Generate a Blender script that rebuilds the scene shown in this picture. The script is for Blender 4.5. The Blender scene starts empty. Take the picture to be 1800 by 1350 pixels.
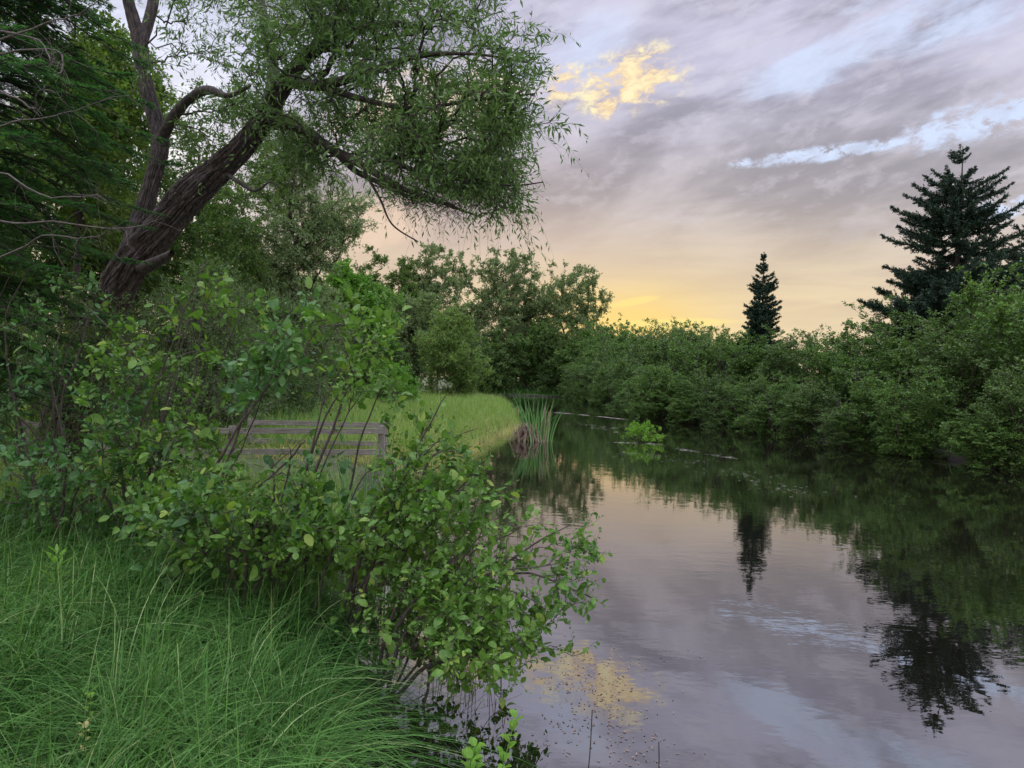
import bpy, math
import numpy as np
from mathutils import Matrix, Vector
R = math.radians
rng = np.random.default_rng(11)
C = bpy.context.scene.collection
scene = bpy.context.scene

# ------------------------------------------------------------------ camera
F = 1230.0                      # focal length in pixels of an 1800 x 1350 picture
HC = 2.1
ROLL = R(2.3); PITCH = math.atan(-8 / F)
fwd = Vector((0, math.cos(PITCH), math.sin(PITCH)))
right = Vector((math.cos(ROLL), 0, math.sin(ROLL)))
right = (right - fwd * right.dot(fwd)).normalized()
up = right.cross(fwd).normalized()
cam_d = bpy.data.cameras.new('camera'); cam = bpy.data.objects.new('camera', cam_d); C.objects.link(cam)
cam_d.sensor_width = 36; cam_d.lens = F / 1800 * 36; cam_d.clip_start = 0.05; cam_d.clip_end = 4000
M4 = Matrix.Identity(4)
for i, v in enumerate((right, up, -fwd)):
    for j in range(3): M4[j][i] = v[j]
M4.translation = (0, 0, HC)
cam.matrix_world = M4
scene.camera = cam
_r, _u, _f = (np.array(v) for v in (right, up, fwd))

def P(px, py, Y):
    """point seen at a place of the picture, at the distance Y in front"""
    px = np.asarray(px, float); py = np.asarray(py, float); Y = np.asarray(Y, float)
    d = _f + ((px - 900) / F)[..., None] * _r + ((675 - py) / F)[..., None] * _u
    d = d / d[..., 1:2]
    return np.array([0, 0, HC]) + d * Y[..., None]

def horizon(px): return 667 + (px - 900) * math.tan(ROLL)
def azel(px, py):
    d = P(px, py, 1.0) - np.array([0, 0, HC]); d = d / np.linalg.norm(d)
    return math.atan2(d[0], d[1]), math.asin(d[2])

# ------------------------------------------------------------------ sky, sun, exposure
scene.view_settings.view_transform = 'Standard'; scene.view_settings.look = 'None'
scene.view_settings.exposure = 0.0; scene.view_settings.gamma = 1
SUN_AZ, SUN_EL = R(-27), R(9)

def lin(r, g, b, k=1.0):
    f = lambda c: (c / 255 / 12.92 if c / 255 <= .04045 else ((c / 255 + .055) / 1.055) ** 2.4)
    return (f(r) * k, f(g) * k, f(b) * k, 1)

class NT:
    def __init__(s, tree): s.t = tree; s.n = tree.nodes; s.l = tree.links
    def new(s, ty, **kw):
        n = s.n.new(ty)
        for k, v in kw.items(): setattr(n, k, v)
        return n
    def put(s, sock, v):
        if isinstance(v, bpy.types.NodeSocket): s.l.new(v, sock)
        else: sock.default_value = v
    def math(s, op, a, b=0.0, c=0.0, clamp=False):
        n = s.new('ShaderNodeMath', operation=op); n.use_clamp = clamp
        s.put(n.inputs[0], a); s.put(n.inputs[1], b); s.put(n.inputs[2], c); return n.outputs[0]
    def vec(s, x, y, z=0.0):
        n = s.new('ShaderNodeCombineXYZ'); s.put(n.inputs[0], x); s.put(n.inputs[1], y); s.put(n.inputs[2], z); return n.outputs[0]
    def noise(s, v, scale, detail=5, rough=.55, dist=0.0):
        n = s.new('ShaderNodeTexNoise'); s.put(n.inputs['Vector'], v); n.inputs['Scale'].default_value = scale
        n.inputs['Detail'].default_value = detail; n.inputs['Roughness'].default_value = rough; n.inputs['Distortion'].default_value = dist
        return n.outputs[0]
    def ramp(s, x, a, b):          # smoothstep from a to b
        n = s.new('ShaderNodeMapRange', interpolation_type='SMOOTHSTEP'); s.put(n.inputs[0], x)
        n.inputs[1].default_value = a; n.inputs[2].default_value = b; n.inputs[3].default_value = 0; n.inputs[4].default_value = 1
        return n.outputs[0]
    def mix(s, f, a, b, mode='MIX'):
        n = s.new('ShaderNodeMix', data_type='RGBA', blend_type=mode)
        s.put(n.inputs[0], f); s.put(n.inputs[6], a); s.put(n.inputs[7], b); return n.outputs[2]

world = bpy.data.worlds.new('World'); scene.world = world; world.use_nodes = True
w = NT(world.node_tree); w.n.clear()
tc = w.new('ShaderNodeTexCoord'); sep = w.new('ShaderNodeSeparateXYZ'); w.l.new(tc.outputs['Generated'], sep.inputs[0])
X, Y_, Z = sep.outputs
az = w.math('ARCTAN2', X, Y_); el = w.math('ARCSINE', Z)
sky = w.new('ShaderNodeTexSky', sky_type='NISHITA'); sky.sun_disc = False
sky.sun_elevation = SUN_EL; sky.sun_rotation = SUN_AZ; sky.dust_density = 2.0
skyc = w.new('ShaderNodeVectorMath', operation='SCALE'); w.l.new(sky.outputs[0], skyc.inputs[0]); skyc.inputs['Scale'].default_value = 0.10
# clear air between the clouds: the sky texture, lifted by thin high veil
clear = w.mix(0.82, skyc.outputs[0], lin(212, 226, 255, 1.22))
# coordinates that run along the cloud bands (lower left to upper right)
rot = R(14)
s_al = w.math('ADD', w.math('MULTIPLY', az, math.cos(rot)), w.math('MULTIPLY', el, math.sin(rot)))
s_ac = w.math('SUBTRACT', w.math('MULTIPLY', el, math.cos(rot)), w.math('MULTIPLY', az, math.sin(rot)))
elk = w.math('ADD', w.math('MULTIPLY', s_ac, 1.0), 0.0)
band = w.vec(w.math('MULTIPLY', s_al, 1.0), w.math('MULTIPLY', elk, 3.3), Z)
n1 = w.noise(band, 3.2, 6, .55, .35)
n2 = w.noise(band, 9.0, 8, .6, .25)
iso = w.vec(s_al, w.math('MULTIPLY', elk, 1.6), Z)
n3 = w.noise(iso, 17.0, 8, .62, .2)
flatb = w.vec(az, w.math('MULTIPLY', el, 7.0), Z)
n4 = w.noise(flatb, 5.5, 8, .6, .3)
n5 = w.noise(iso, 30.0, 10, .68, .3)
# the cloud sheet: lilac grey, warmer downwards
t_el = w.ramp(el, 0.0, 0.34)
cl_lo = w.mix(w.ramp(n4, .35, .68), lin(216, 196, 174), lin(236, 216, 184))
cl_mid = w.mix(w.ramp(n1, .38, .62), lin(162, 158, 167), lin(202, 196, 203))
cl_hi = w.mix(w.ramp(n1, .38, .60), lin(162, 160, 178), lin(210, 209, 232))
cl_hi = w.mix(w.math('MULTIPLY', w.ramp(n2, .46, .66), .6), cl_hi, lin(222, 219, 238))
sheet = w.mix(w.ramp(el, 0.10, 0.27), cl_lo, cl_mid)
sheet = w.mix(w.ramp(el, 0.26, 0.42), sheet, cl_hi)
sheet = w.mix(w.math('MULTIPLY', w.ramp(n3, .50, .66), w.math('MULTIPLY', w.ramp(el, .14, .26), .30)), sheet, lin(228, 222, 236))

def blob(px, py, ra, re, nz=None, amp=0.0, tilt=0.0):
    a0, e0 = azel(px, py)
    da = w.math('SUBTRACT', az, a0); de = w.math('SUBTRACT', el, e0)
    c, s_ = math.cos(tilt), math.sin(tilt)
    p = w.math('DIVIDE', w.math('ADD', w.math('MULTIPLY', da, c), w.math('MULTIPLY', de, s_)), ra)
    q = w.math('DIVIDE', w.math('SUBTRACT', w.math('MULTIPLY', de, c), w.math('MULTIPLY', da, s_)), re)
    d2 = w.math('ADD', w.math('MULTIPLY', p, p), w.math('MULTIPLY', q, q))
    g = w.math('EXPONENT', w.math('MULTIPLY', d2, -1.0))
    if nz is not None: g = w.math('MULTIPLY', g, w.math('ADD', 1.0, w.math('MULTIPLY', w.math('SUBTRACT', nz, .5), amp * 1.6)))
    return g
def seg(x0, y0, x1, y1, thick):   # elongated blob between two places
    a0, e0 = azel(x0, y0); a1, e1 = azel(x1, y1)
    ln = math.hypot(a1 - a0, e1 - e0) / 2
    return ((x0 + x1) / 2, (y0 + y1) / 2, ln * 1.05, thick, math.atan2(e1 - e0, a1 - a0))
def add(*a):
    r_ = a[0]
    for b in a[1:]: r_ = w.math('MAXIMUM', r_, b)
    return r_
# gaps of pale blue
x, y, ra, re, ti = seg(1250, 297, 1640, 243, .0105); g1 = blob(x, y, ra, re, n5, 3.4, ti)
x, y, ra, re, ti = seg(1560, 255, 1900, 165, .024); g2 = blob(x, y, ra, re, n5, 3.4, ti)
x, y, ra, re, ti = seg(1300, 165, 1560, 70, .036); g3 = blob(x, y, ra, re, n2, 2.2, ti)
x, y, ra, re, ti = seg(1700, 375, 1850, 350, .016); g4 = blob(x, y, ra, re, n5, 3.0, ti)
x, y, ra, re, ti = seg(940, 130, 1130, 60, .05); g5 = blob(x, y, ra, re, n2, 1.8, ti)
x, y, ra, re, ti = seg(1450, 60, 1850, -10, .05); g6 = blob(x, y, ra, re, n2, 2.2, ti)
x, y, ra, re, ti = seg(60, 250, 480, 60, .18); g7 = blob(x, y, ra, re, n2, 1.2, ti)
gap = add(w.ramp(g1, .3, 1.0), w.ramp(g2, .25, 1.0), w.math('MULTIPLY', w.ramp(g3, .28, .85), .75), w.math('MULTIPLY', w.ramp(g4, .38, .8), .9),
          w.math('MULTIPLY', w.ramp(g5, .25, .9), .55), w.math('MULTIPLY', w.ramp(g6, .3, .95), .7), w.math('MULTIPLY', w.ramp(g7, .2, .8), .75))
gap = w.math('MULTIPLY', gap, w.math('ADD', .66, w.math('MULTIPLY', w.ramp(n3, .36, .60), .34)))
col = w.mix(gap, sheet, clear)
# evening glow low over the far bank
glow = blob(1090, 600, R(21), R(8))
col = w.mix(w.math('MULTIPLY', glow, .5), col, lin(252, 226, 172))
glow2 = blob(1100, 572, R(7.0), R(3.0))
col = w.mix(w.math('MULTIPLY', glow2, .85), col, lin(255, 218, 118, 1.1))
x, y, ra, re, ti = seg(1060, 540, 1170, 520, .007); st = w.ramp(blob(x, y, ra, re, n4, .9, ti), .35, .8)
x, y, ra, re, ti = seg(1040, 572, 1300, 566, .008); st2 = w.ramp(blob(x, y, ra, re, n4, 1.2, ti), .35, .8)
col = w.mix(w.math('MULTIPLY', add(st, st2), .6), col, lin(255, 232, 140, 1.1))
pe = w.ramp(blob(640, 395, R(6), R(2.6), n3, 1.1, .12), .2, .9)
col = w.mix(w.math('MULTIPLY', pe, .7), col, lin(250, 222, 192))
pk = blob(820, 430, R(15), R(7)); col = w.mix(w.math('MULTIPLY', pk, .22), col, lin(224, 186, 168))
# the sunlit cloud
y1 = blob(1110, 142, R(4.4), R(2.2), n5, 4.2, .22); y2 = blob(985, 152, R(2.4), R(1.5), n5, 4.0, .5)
y3 = blob(1070, 188, R(1.8), R(1.1), n5, 3.2, .2); y4 = blob(760, 190, R(8.5), R(3.2), n3, 2.4, .2)
sun_c = add(w.ramp(y1, .22, .95), w.ramp(y2, .36, 1.05), w.ramp(y3, .36, .95), w.math('MULTIPLY', w.ramp(y4, .3, .9), .7))
col = w.mix(sun_c, col, w.mix(w.ramp(n5, .44, .62), lin(246, 216, 176), lin(255, 242, 198, 1.05)))
# unseen sky overhead and behind the viewer, boosted as added light for foliage
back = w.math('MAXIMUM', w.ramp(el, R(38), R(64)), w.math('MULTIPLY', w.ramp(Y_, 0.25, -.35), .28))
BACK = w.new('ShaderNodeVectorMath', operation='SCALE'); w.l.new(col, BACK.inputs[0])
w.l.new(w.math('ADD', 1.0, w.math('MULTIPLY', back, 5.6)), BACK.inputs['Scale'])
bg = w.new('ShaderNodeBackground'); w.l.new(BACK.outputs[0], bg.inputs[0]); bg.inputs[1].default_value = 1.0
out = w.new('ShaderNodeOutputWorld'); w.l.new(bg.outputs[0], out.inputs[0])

sl = bpy.data.lights.new('sun', 'SUN'); sl.energy = 0.6; sl.angle = R(14); sl.color = (1, .82, .6)
so = bpy.data.objects.new('sun', sl); C.objects.link(so)
sd = Vector((math.sin(SUN_AZ) * math.cos(SUN_EL), math.cos(SUN_AZ) * math.cos(SUN_EL), math.sin(SUN_EL)))
so.rotation_euler = sd.to_track_quat('Z', 'Y').to_euler(); so.location = (5, 40, 30)

# ------------------------------------------------------------------ materials
def mat(name):
    m = bpy.data.materials.new(name); m.use_nodes = True; t = NT(m.node_tree); t.n.clear()
    o = t.new('ShaderNodeOutputMaterial'); return m, t, o
def leaf_mat(name, a, b, c=None, trans=.4, rough=.5, var=1.0, pw=1.0, spec=.22):
    m, t, o = mat(name)
    g = t.new('ShaderNodeNewGeometry'); rnd = g.outputs['Random Per Island']
    tc = t.new('ShaderNodeTexCoord')
    cl = t.noise(tc.outputs['Object'], 1.1, 2, .5)
    f = t.math('ADD', t.math('MULTIPLY', t.math('POWER', rnd, pw), .6 * var), t.math('MULTIPLY', t.ramp(cl, .3, .7), .4))
    col = t.mix(f, (*a, 1), (*b, 1))
    if c is not None: col = t.mix(t.ramp(rnd, .93, .97), col, (*c, 1))
    fine = t.noise(tc.outputs['Object'], 38, 3, .6); col = t.mix(t.math('MULTIPLY', t.ramp(fine, .42, .72), .35), col, (*[v * 1.5 for v in b], 1))
    p = t.new('ShaderNodeBsdfPrincipled'); t.put(p.inputs['Base Color'], col); p.inputs['Roughness'].default_value = rough
    p.inputs['Specular IOR Level'].default_value = spec
    tr = t.new('ShaderNodeBsdfTranslucent'); t.put(tr.inputs[0], t.mix(1.0, col, (1.15, 1.35, .6, 1), 'MULTIPLY'))
    mx = t.new('ShaderNodeMixShader'); mx.inputs[0].default_value = trans
    t.l.new(p.outputs[0], mx.inputs[1]); t.l.new(tr.outputs[0], mx.inputs[2]); t.l.new(mx.outputs[0], o.inputs[0])
    return m
def bark_mat(name, a, b, scale=14, bump=.6):
    m, t, o = mat(name); tc = t.new('ShaderNodeTexCoord')
    mp = t.new('ShaderNodeMapping'); t.l.new(tc.outputs['Object'], mp.inputs[0]); mp.inputs['Scale'].default_value = (1, 1, .35)
    n = t.noise(mp.outputs[0], scale, 8, .65, .4); n2 = t.noise(mp.outputs[0], scale * .2, 3)
    col = t.mix(t.ramp(n, .3, .7), (*a, 1), (*b, 1)); col = t.mix(t.math('MULTIPLY', t.ramp(n2, .45, .7), .4), col, tuple(c * .6 for c in a) + (1,))
    p = t.new('ShaderNodeBsdfPrincipled'); t.put(p.inputs['Base Color'], col); p.inputs['Roughness'].default_value = .85
    bu = t.new('ShaderNodeBump'); bu.inputs['Strength'].default_value = bump; bu.inputs['Distance'].default_value = .02
    t.put(bu.inputs['Height'], n); t.l.new(bu.outputs[0], p.inputs['Normal']); t.l.new(p.outputs[0], o.inputs[0]); return m

MT = {}
MT['willow_leaf'] = leaf_mat('willow leaf', (.038, .098, .028), (.140, .235, .070), trans=.3)
MT['willow_far'] = leaf_mat('pale willow leaf', (.085, .135, .058), (.180, .245, .112), trans=.38)
MT['alder_light'] = leaf_mat('light alder leaf', (.070, .145, .035), (.185, .280, .070), trans=.35)
MT['willow_pale'] = leaf_mat('pale feathery willow leaf', (.100, .165, .075), (.220, .300, .135), trans=.35)
MT['dark_leaf'] = leaf_mat('dark green leaf', (.034, .085, .022), (.105, .175, .045), (.16, .17, .03), trans=.4)
MT['yellow_leaf'] = leaf_mat('yellow green leaf', (.055, .115, .025), (.135, .195, .042), trans=.5)
MT['maple_leaf'] = leaf_mat('bright green leaf', (.060, .165, .022), (.120, .270, .040), trans=.4)
MT['alder_leaf'] = leaf_mat('alder leaf', (.036, .092, .024), (.115, .205, .045), (.18, .26, .06), trans=.3)
MT['alder_dull'] = leaf_mat('dull alder leaf', (.042, .092, .030), (.115, .185, .052), trans=.3)
MT['near_leaf'] = leaf_mat('broad shrub leaf', (.030, .098, .018), (.140, .260, .045), (.22, .31, .06), trans=.33, rough=.42)
MT['near_leaf_b'] = leaf_mat('cool shrub leaf', (.026, .090, .030), (.105, .220, .062), (.18, .28, .07), trans=.3, rough=.40)
MT['grey_leaf'] = leaf_mat('greyish willow shrub leaf', (.065, .125, .045), (.140, .215, .080), trans=.35)
MT['sprout_leaf'] = leaf_mat('fresh sprout leaf', (.085, .210, .024), (.180, .330, .050), trans=.5)
MT['needle'] = leaf_mat('spruce needle', (.016, .040, .026), (.034, .068, .042), trans=.10, rough=.6)
MT['fir_needle'] = leaf_mat('fir needle', (.036, .125, .048), (.100, .250, .080), (.18, .34, .10), trans=.25, rough=.45)
MT['grass'] = leaf_mat('sedge blade', (.009, .045, .009), (.100, .225, .050), (.26, .34, .14), trans=.25, rough=.55, var=1.6, pw=2.0, spec=.08)
MT['meadow'] = leaf_mat('meadow blade', (.090, .200, .035), (.240, .340, .085), (.42, .38, .18), trans=.3)
MT['straw'] = leaf_mat('yellowing sedge blade', (.200, .250, .065), (.400, .370, .140), (.45, .32, .18), trans=.35)
MT['reed'] = leaf_mat('cattail blade', (.065, .190, .060), (.150, .300, .095), (.35, .33, .14), trans=.3)
MT['dead'] = leaf_mat('dead reed stalk', (.110, .075, .052), (.320, .245, .180), trans=.1, rough=.7)
MT['debris'] = leaf_mat('floating bits', (.060, .042, .030), (.300, .220, .170), (.10, .16, .05), trans=.1, rough=.6)
MT['bark'] = bark_mat('willow bark', (.009, .007, .006), (.085, .070, .060), 24, .9)
MT['twig'] = bark_mat('dark twig bark', (.018, .013, .011), (.055, .042, .034), 30, .2)
MT['shrub_bark'] = bark_mat('shrub bark', (.020, .015, .012), (.085, .066, .055), 40, .3)
MT['dead_bark'] = bark_mat('bare dead branch', (.045, .036, .030), (.120, .102, .090), 30, .3)

# ------------------------------------------------------------------ mesh helpers
def build(name, V, faces, m=None, parent=None, smooth=True, origin=None):
    """faces: list of int arrays (n, k)"""
    V = np.asarray(V, np.float32)
    if origin is not None: V = V - np.asarray(origin, np.float32)
    me = bpy.data.meshes.new(name)
    faces = [f for f in faces if len(f)]
    nl = sum(f.size for f in faces); npoly = sum(len(f) for f in faces)
    me.vertices.add(len(V)); me.vertices.foreach_set('co', V.ravel())
    me.loops.add(nl); me.loops.foreach_set('vertex_index', np.concatenate([f.ravel() for f in faces]).astype(np.int32))
    tot = np.concatenate([np.full(len(f), f.shape[1]) for f in faces]); st_ = np.concatenate([[0], np.cumsum(tot)[:-1]])
    me.polygons.add(npoly); me.polygons.foreach_set('loop_start', st_.astype(np.int32))
    me.polygons.foreach_set('use_smooth', np.full(npoly, smooth))
    me.update(calc_edges=True); me.validate()
    o = bpy.data.objects.new(name, me); C.objects.link(o)
    if m: me.materials.append(m)
    if parent: o.parent = parent
    return o
def empty(name, loc=(0, 0, 0)):
    o = bpy.data.objects.new(name, None); C.objects.link(o); o.location = [float(c) for c in loc]; o.empty_display_size = .2; return o
def tag(o, label=None, cat=None, group=None, kind=None):
    if label: o['label'] = label
    if cat: o['category'] = cat
    if group: o['group'] = group
    if kind: o['kind'] = kind
    return o
def dup(root, loc, rz=0.0, sc=(1, 1, 1)):
    r = root.copy(); C.objects.link(r); r.location = [float(c) for c in loc]; r.rotation_euler = (0, 0, rz); r.scale = sc
    for ch in root.children:
        c = ch.copy(); C.objects.link(c); c.parent = r
    return r
def unit(v): return v / np.maximum(np.linalg.norm(v, axis=-1, keepdims=True), 1e-9)
def rdir(n, g=None): return unit((g or rng).normal(size=(n, 3)))

def tubes(pts, rad, sides=5):
    """pts (B,K,3), rad (B,K) -> V, quads"""
    B, K, _ = pts.shape
    t = np.gradient(pts, axis=1); t = unit(t)
    mean = unit(t.mean(1)); ref = np.where(np.abs(mean[:, 2:3]) > .8, np.array([[1., 0, 0]]), np.array([[0, 0, 1.]]))
    u = unit(np.cross(t, ref[:, None, :])); v = np.cross(t, u)
    a = np.arange(sides) / sides * 2 * np.pi
    V = pts[:, :, None] + rad[:, :, None, None] * (np.cos(a)[None, None, :, None] * u[:, :, None] + np.sin(a)[None, None, :, None] * v[:, :, None])
    idx = np.arange(B * K * sides).reshape(B, K, sides)
    a0 = idx[:, :-1]; a1 = idx[:, 1:]
    q = np.stack([a0, np.roll(a0, -1, 2), np.roll(a1, -1, 2), a1], -1).reshape(-1, 4)
    return V.reshape(-1, 3), q

class Acc:
    def __init__(s): s.V = []; s.F = {}; s.n = 0
    def add(s, V, *faces):
        for f in faces: s.F.setdefault(f.shape[1], []).append(f + s.n)
        s.V.append(V); s.n += len(V)
    def obj(s, name, m, parent=None, origin=None, smooth=True):
        return build(name, np.concatenate(s.V), [np.concatenate(f) for f in s.F.values()], m, parent, smooth, origin)

LEAF = {
 'lance': (np.array([[0, 0, 0], [.42, .5, .10], [1, 0, -.05], [.42, -.5, .10]]), [np.array([[0, 1, 2, 3]])]),
 'fold': (np.array([[0, 0, 0], [.38, .5, .14], [1, 0, -.10], [.38, -.5, .14], [.5, 0, 0]]), [np.array([[0, 4, 1], [1, 4, 2], [0, 3, 4], [3, 2, 4]])]),
 'ovate': (np.array([[0, 0, 0], [.40, 0, 0], [.75, 0, -.05], [1, 0, -.16], [.13, .32, .06], [.5, .5, .10], [.84, .30, -.02],
                     [.13, -.32, .06], [.5, -.5, .10], [.84, -.30, -.02]]),
           [np.array([[0, 1, 5, 4], [1, 2, 6, 5], [1, 0, 7, 8], [2, 1, 8, 9]]), np.array([[2, 3, 6], [3, 2, 9]])]),
}
def leaves(base, axis, nrm, L, W, shape='lance'):
    T, fs = LEAF[shape]; N = len(base); k = len(T)
    axis = unit(axis); side = unit(np.cross(nrm, axis)); nr = np.cross(axis, side)
    L = np.broadcast_to(L, N)[:, None, None]; W = np.broadcast_to(W, N)[:, None, None]
    V = base[:, None] + T[None, :, 0:1] * L * axis[:, None] + T[None, :, 1:2] * W * side[:, None] + T[None, :, 2:3] * W * rng.uniform(-.2, 2.6, N)[:, None, None] * nr[:, None]
    off = (np.arange(N) * k)[:, None, None]
    return V.reshape(-1, 3), [(f[None] + off).reshape(-1, f.shape[1]) for f in fs]

def smooth_line(p, n):
    """Catmull-Rom resample of control points (m, d) to n points"""
    p = np.asarray(p, float); m = len(p); t = np.linspace(0, m - 1, n); i = np.clip(t.astype(int), 0, m - 2); f = (t - i)[:, None]
    g = lambda k: p[np.clip(k, 0, m - 1)]
    p0, p1, p2, p3 = g(i - 1), g(i), g(i + 1), g(i + 2)
    return .5 * ((2 * p1) + (-p0 + p2) * f + (2 * p0 - 5 * p1 + 4 * p2 - p3) * f ** 2 + (-p0 + 3 * p1 - 3 * p2 + p3) * f ** 3)

def woody(acc_w, stems, att, K=6, r0=.004, pw=.5, wpath=.25, wig=.06, sag=0.0, sides=5, maxr=None):
    """stems: list of (pts (n,3), rad (n)); att (M,3): grow a branch to every attractor.
    returns path points (M,K,3)"""
    NP = []; NL = []; ND = []; NR = []; par = []
    for pts, rad in stems:
        seg_ = np.concatenate([[0], np.cumsum(np.linalg.norm(np.diff(pts, axis=0), axis=1))])
        d = unit(np.gradient(pts, axis=0)); start = len(NP)
        for i in range(len(pts)):
            NP.append(pts[i]); NL.append(seg_[i]); ND.append(d[i]); NR.append(rad[i])
    M = len(att); n0 = len(NP)
    N = np.zeros((n0 + M * (K - 1), 3)); Ln = np.zeros(len(N)); D = np.zeros((len(N), 3)); PAR = np.full(len(N), -1)
    N[:n0] = NP; Ln[:n0] = NL; D[:n0] = ND
    minr = np.array(NR)
    dd = np.array([np.min(np.linalg.norm(N[:n0] - a, axis=1)) for a in att]) if M else np.zeros(0)
    order = np.argsort(dd); cur = n0
    paths = np.zeros((M, K, 3)); pid = np.zeros((M, K), int)
    for j in order:
        a = att[j]; df = a - N[:cur]; ds = np.sqrt((df * df).sum(1))
        cosang = (df * D[:cur]).sum(1) / (ds + 1e-6)
        cost = ds * (1.25 - .35 * cosang) + wpath * Ln[:cur]
        i = int(np.argmin(cost)); p = N[i]; d0 = D[i]; dist = ds[i]
        t = np.linspace(0, 1, K)[:, None]
        c1 = p + d0 * dist * .35
        pt = (1 - t) ** 2 * p + 2 * t * (1 - t) * c1 + t ** 2 * a
        pt[1:-1] += rng.normal(size=(K - 2, 3)) * wig * dist * .5
        pt[:, 2] -= sag * dist * np.sin(t[:, 0] * np.pi)
        paths[j] = pt
        ids = np.arange(cur, cur + K - 1); N[ids] = pt[1:]; Ln[ids] = Ln[i] + dist * t[1:, 0]
        D[ids] = unit(np.gradient(pt, axis=0))[1:]
        PAR[ids[0]] = i; PAR[ids[1:]] = ids[:-1]
        pid[j, 0] = i; pid[j, 1:] = ids; cur += K - 1
    cnt = np.zeros(len(N)); cnt[pid[:, -1]] = 1
    for k in range(len(N) - 1, n0 - 1, -1):
        if PAR[k] >= 0: cnt[PAR[k]] += cnt[k]
    rad = r0 * np.maximum(cnt, 1) ** pw
    pr = rad[pid]; pr[:, 0] = pr[:, 1] * 1.1; pr[:, -1] *= .6
    if maxr: pr = np.minimum(pr, maxr)
    if M:
        V, q = tubes(paths, pr, sides); acc_w.add(V, q)
    return paths

def foliate(acc_w, acc_l, paths, tw=5, twl=.4, per=7, L=.09, W=.03, shape='lance', spread=.8, upb=.2, droop=0.0,
            tr=.002, start=.45, flat=.5, twig_sides=3, ljit=.35, jl=.25):
    """twigs near the end of every path, leaves along them"""
    M, K, _ = paths.shape
    if M == 0: return
    j = np.repeat(np.arange(M), tw); n = len(j)
    t = start + (1 - start) * rng.random(n) ** .7; f = t * (K - 1); i = np.minimum(f.astype(int), K - 2); f = (f - i)[:, None]
    b = paths[j, i] * (1 - f) + paths[j, i + 1] * f
    d0 = unit(paths[j, i + 1] - paths[j, i])
    d = unit(d0 * .7 + rdir(n) * spread + np.array([0, 0, upb])); ln = twl * rng.uniform(.45, 1.25, n)
    Q = 4; s = np.linspace(0, 1, Q)
    pts = b[:, None] + d[:, None] * (s[None, :, None] * ln[:, None, None])
    pts[:, :, 2] += -droop * ln[:, None] * s[None] ** 2 + .0
    pts[:, 1:] += rng.normal(size=(n, Q - 1, 3)) * (ln * .05)[:, None, None]
    if tr > 0:
        V, q = tubes(pts, np.broadcast_to(np.array([1, .85, .7, .4]) * tr, (n, Q)), twig_sides); acc_w.add(V, q)
    # leaves
    k = np.repeat(np.arange(n), per); m = len(k)
    u = np.tile((np.arange(per) + .6) / per, n) ** .85 + rng.normal(size=m) * .04; u = np.clip(u, .05, 1.0); fu = u * (Q - 1); ii = np.minimum(fu.astype(int), Q - 2); fu = (fu - ii)[:, None]
    pb = pts[k, ii] * (1 - fu) + pts[k, ii + 1] * fu
    td = unit(pts[k, ii + 1] - pts[k, ii])
    sd_ = rdir(m); ax = unit(td * .75 + sd_ * (.8 + ljit * rng.random(m))[:, None] + np.array([0, 0, -droop * .5]))
    nr = unit(np.array([0, 0, 1.0]) * flat + rdir(m) * .6)
    sc = (1 - jl + 2 * jl * rng.random(m) ** (1 + 2 * jl)) * (1.08 - .4 * u ** 3)
    pb = pb + ax * (L * .12)
    V, fs = leaves(pb, ax, nr, L * sc, W * sc, shape); acc_l.add(V, *fs)

def lumps(spec, n, shell=.55):
    """points in a union of ellipsoids, mostly towards their surfaces"""
    spec = np.array(spec, float); vol = (spec[:, 3] * spec[:, 4] * spec[:, 5]) ** (2 / 3); pick = rng.choice(len(spec), n, p=vol / vol.sum())
    d = rdir(n); r = (shell + (1 - shell) * rng.random(n)) * rng.uniform(.9, 1.08, n)
    return spec[pick, :3] + d * r[:, None] * spec[pick, 3:6]
def in_poly(px, py, poly):
    poly = np.asarray(poly, float); ins = np.zeros(len(px), bool); j = len(poly) - 1
    for i in range(len(poly)):
        xi, yi = poly[i]; xj, yj = poly[j]
        c = ((yi > py) != (yj > py)) & (px < (xj - xi) * (py - yi) / (yj - yi + 1e-9) + xi); ins ^= c; j = i
    return ins
def poly_pts(poly, n, Y0, Y1, cl=0, sg=.3):
    if cl:
        c = poly_pts(poly, max(n // cl, 3), Y0, Y1); return c[rng.integers(0, len(c), n)] + rng.normal(size=(n, 3)) * sg
    poly = np.asarray(poly, float); lo, hi = poly.min(0), poly.max(0); res = np.zeros((0, 2))
    while len(res) < n:
        q = lo + rng.random((n * 2, 2)) * (hi - lo); res = np.concatenate([res, q[in_poly(q[:, 0], q[:, 1], poly)]])
    q = res[:n]; return P(q[:, 0], q[:, 1], rng.uniform(Y0, Y1, n))

# ------------------------------------------------------------------ terrain and water
LY = np.array([-30, -3, 0, 2, 3.8, 5, 7, 10, 13, 18, 24, 30, 34, 40, 50, 62, 78, 92, 110.])
LX = np.array([1.6, 1.1, .65, -.05, -.68, -1.05, -1.55, -2.1, -2.35, -1.5, -.9, .1, .35, .2, -.3, -.7, -1.6, -5, -9.])
RY = np.array([-30, 10, 21.7, 24.6, 33, 40, 45, 52, 62, 80, 92, 110.])
RX = np.array([19, 16.6, 15.9, 14.2, 13.2, 11.4, 9.3, 10.2, 9.8, 9.2, 9.5, 9.5])
def water_s(x, y):
    """> 0 over water: rough distance to the shore"""
    n = np.sin(y * 1.7) * .10 + np.sin(y * 4.1 + 1) * .05
    s = np.minimum(x - np.interp(y, LY, LX) - n, np.interp(y, RY, RX) + n * 2 - x)
    return np.minimum(s, 91 - y + x * .2)
def sm(a, b, x): t = np.clip((x - a) / (b - a), 0, 1); return t * t * (3 - 2 * t)
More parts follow.
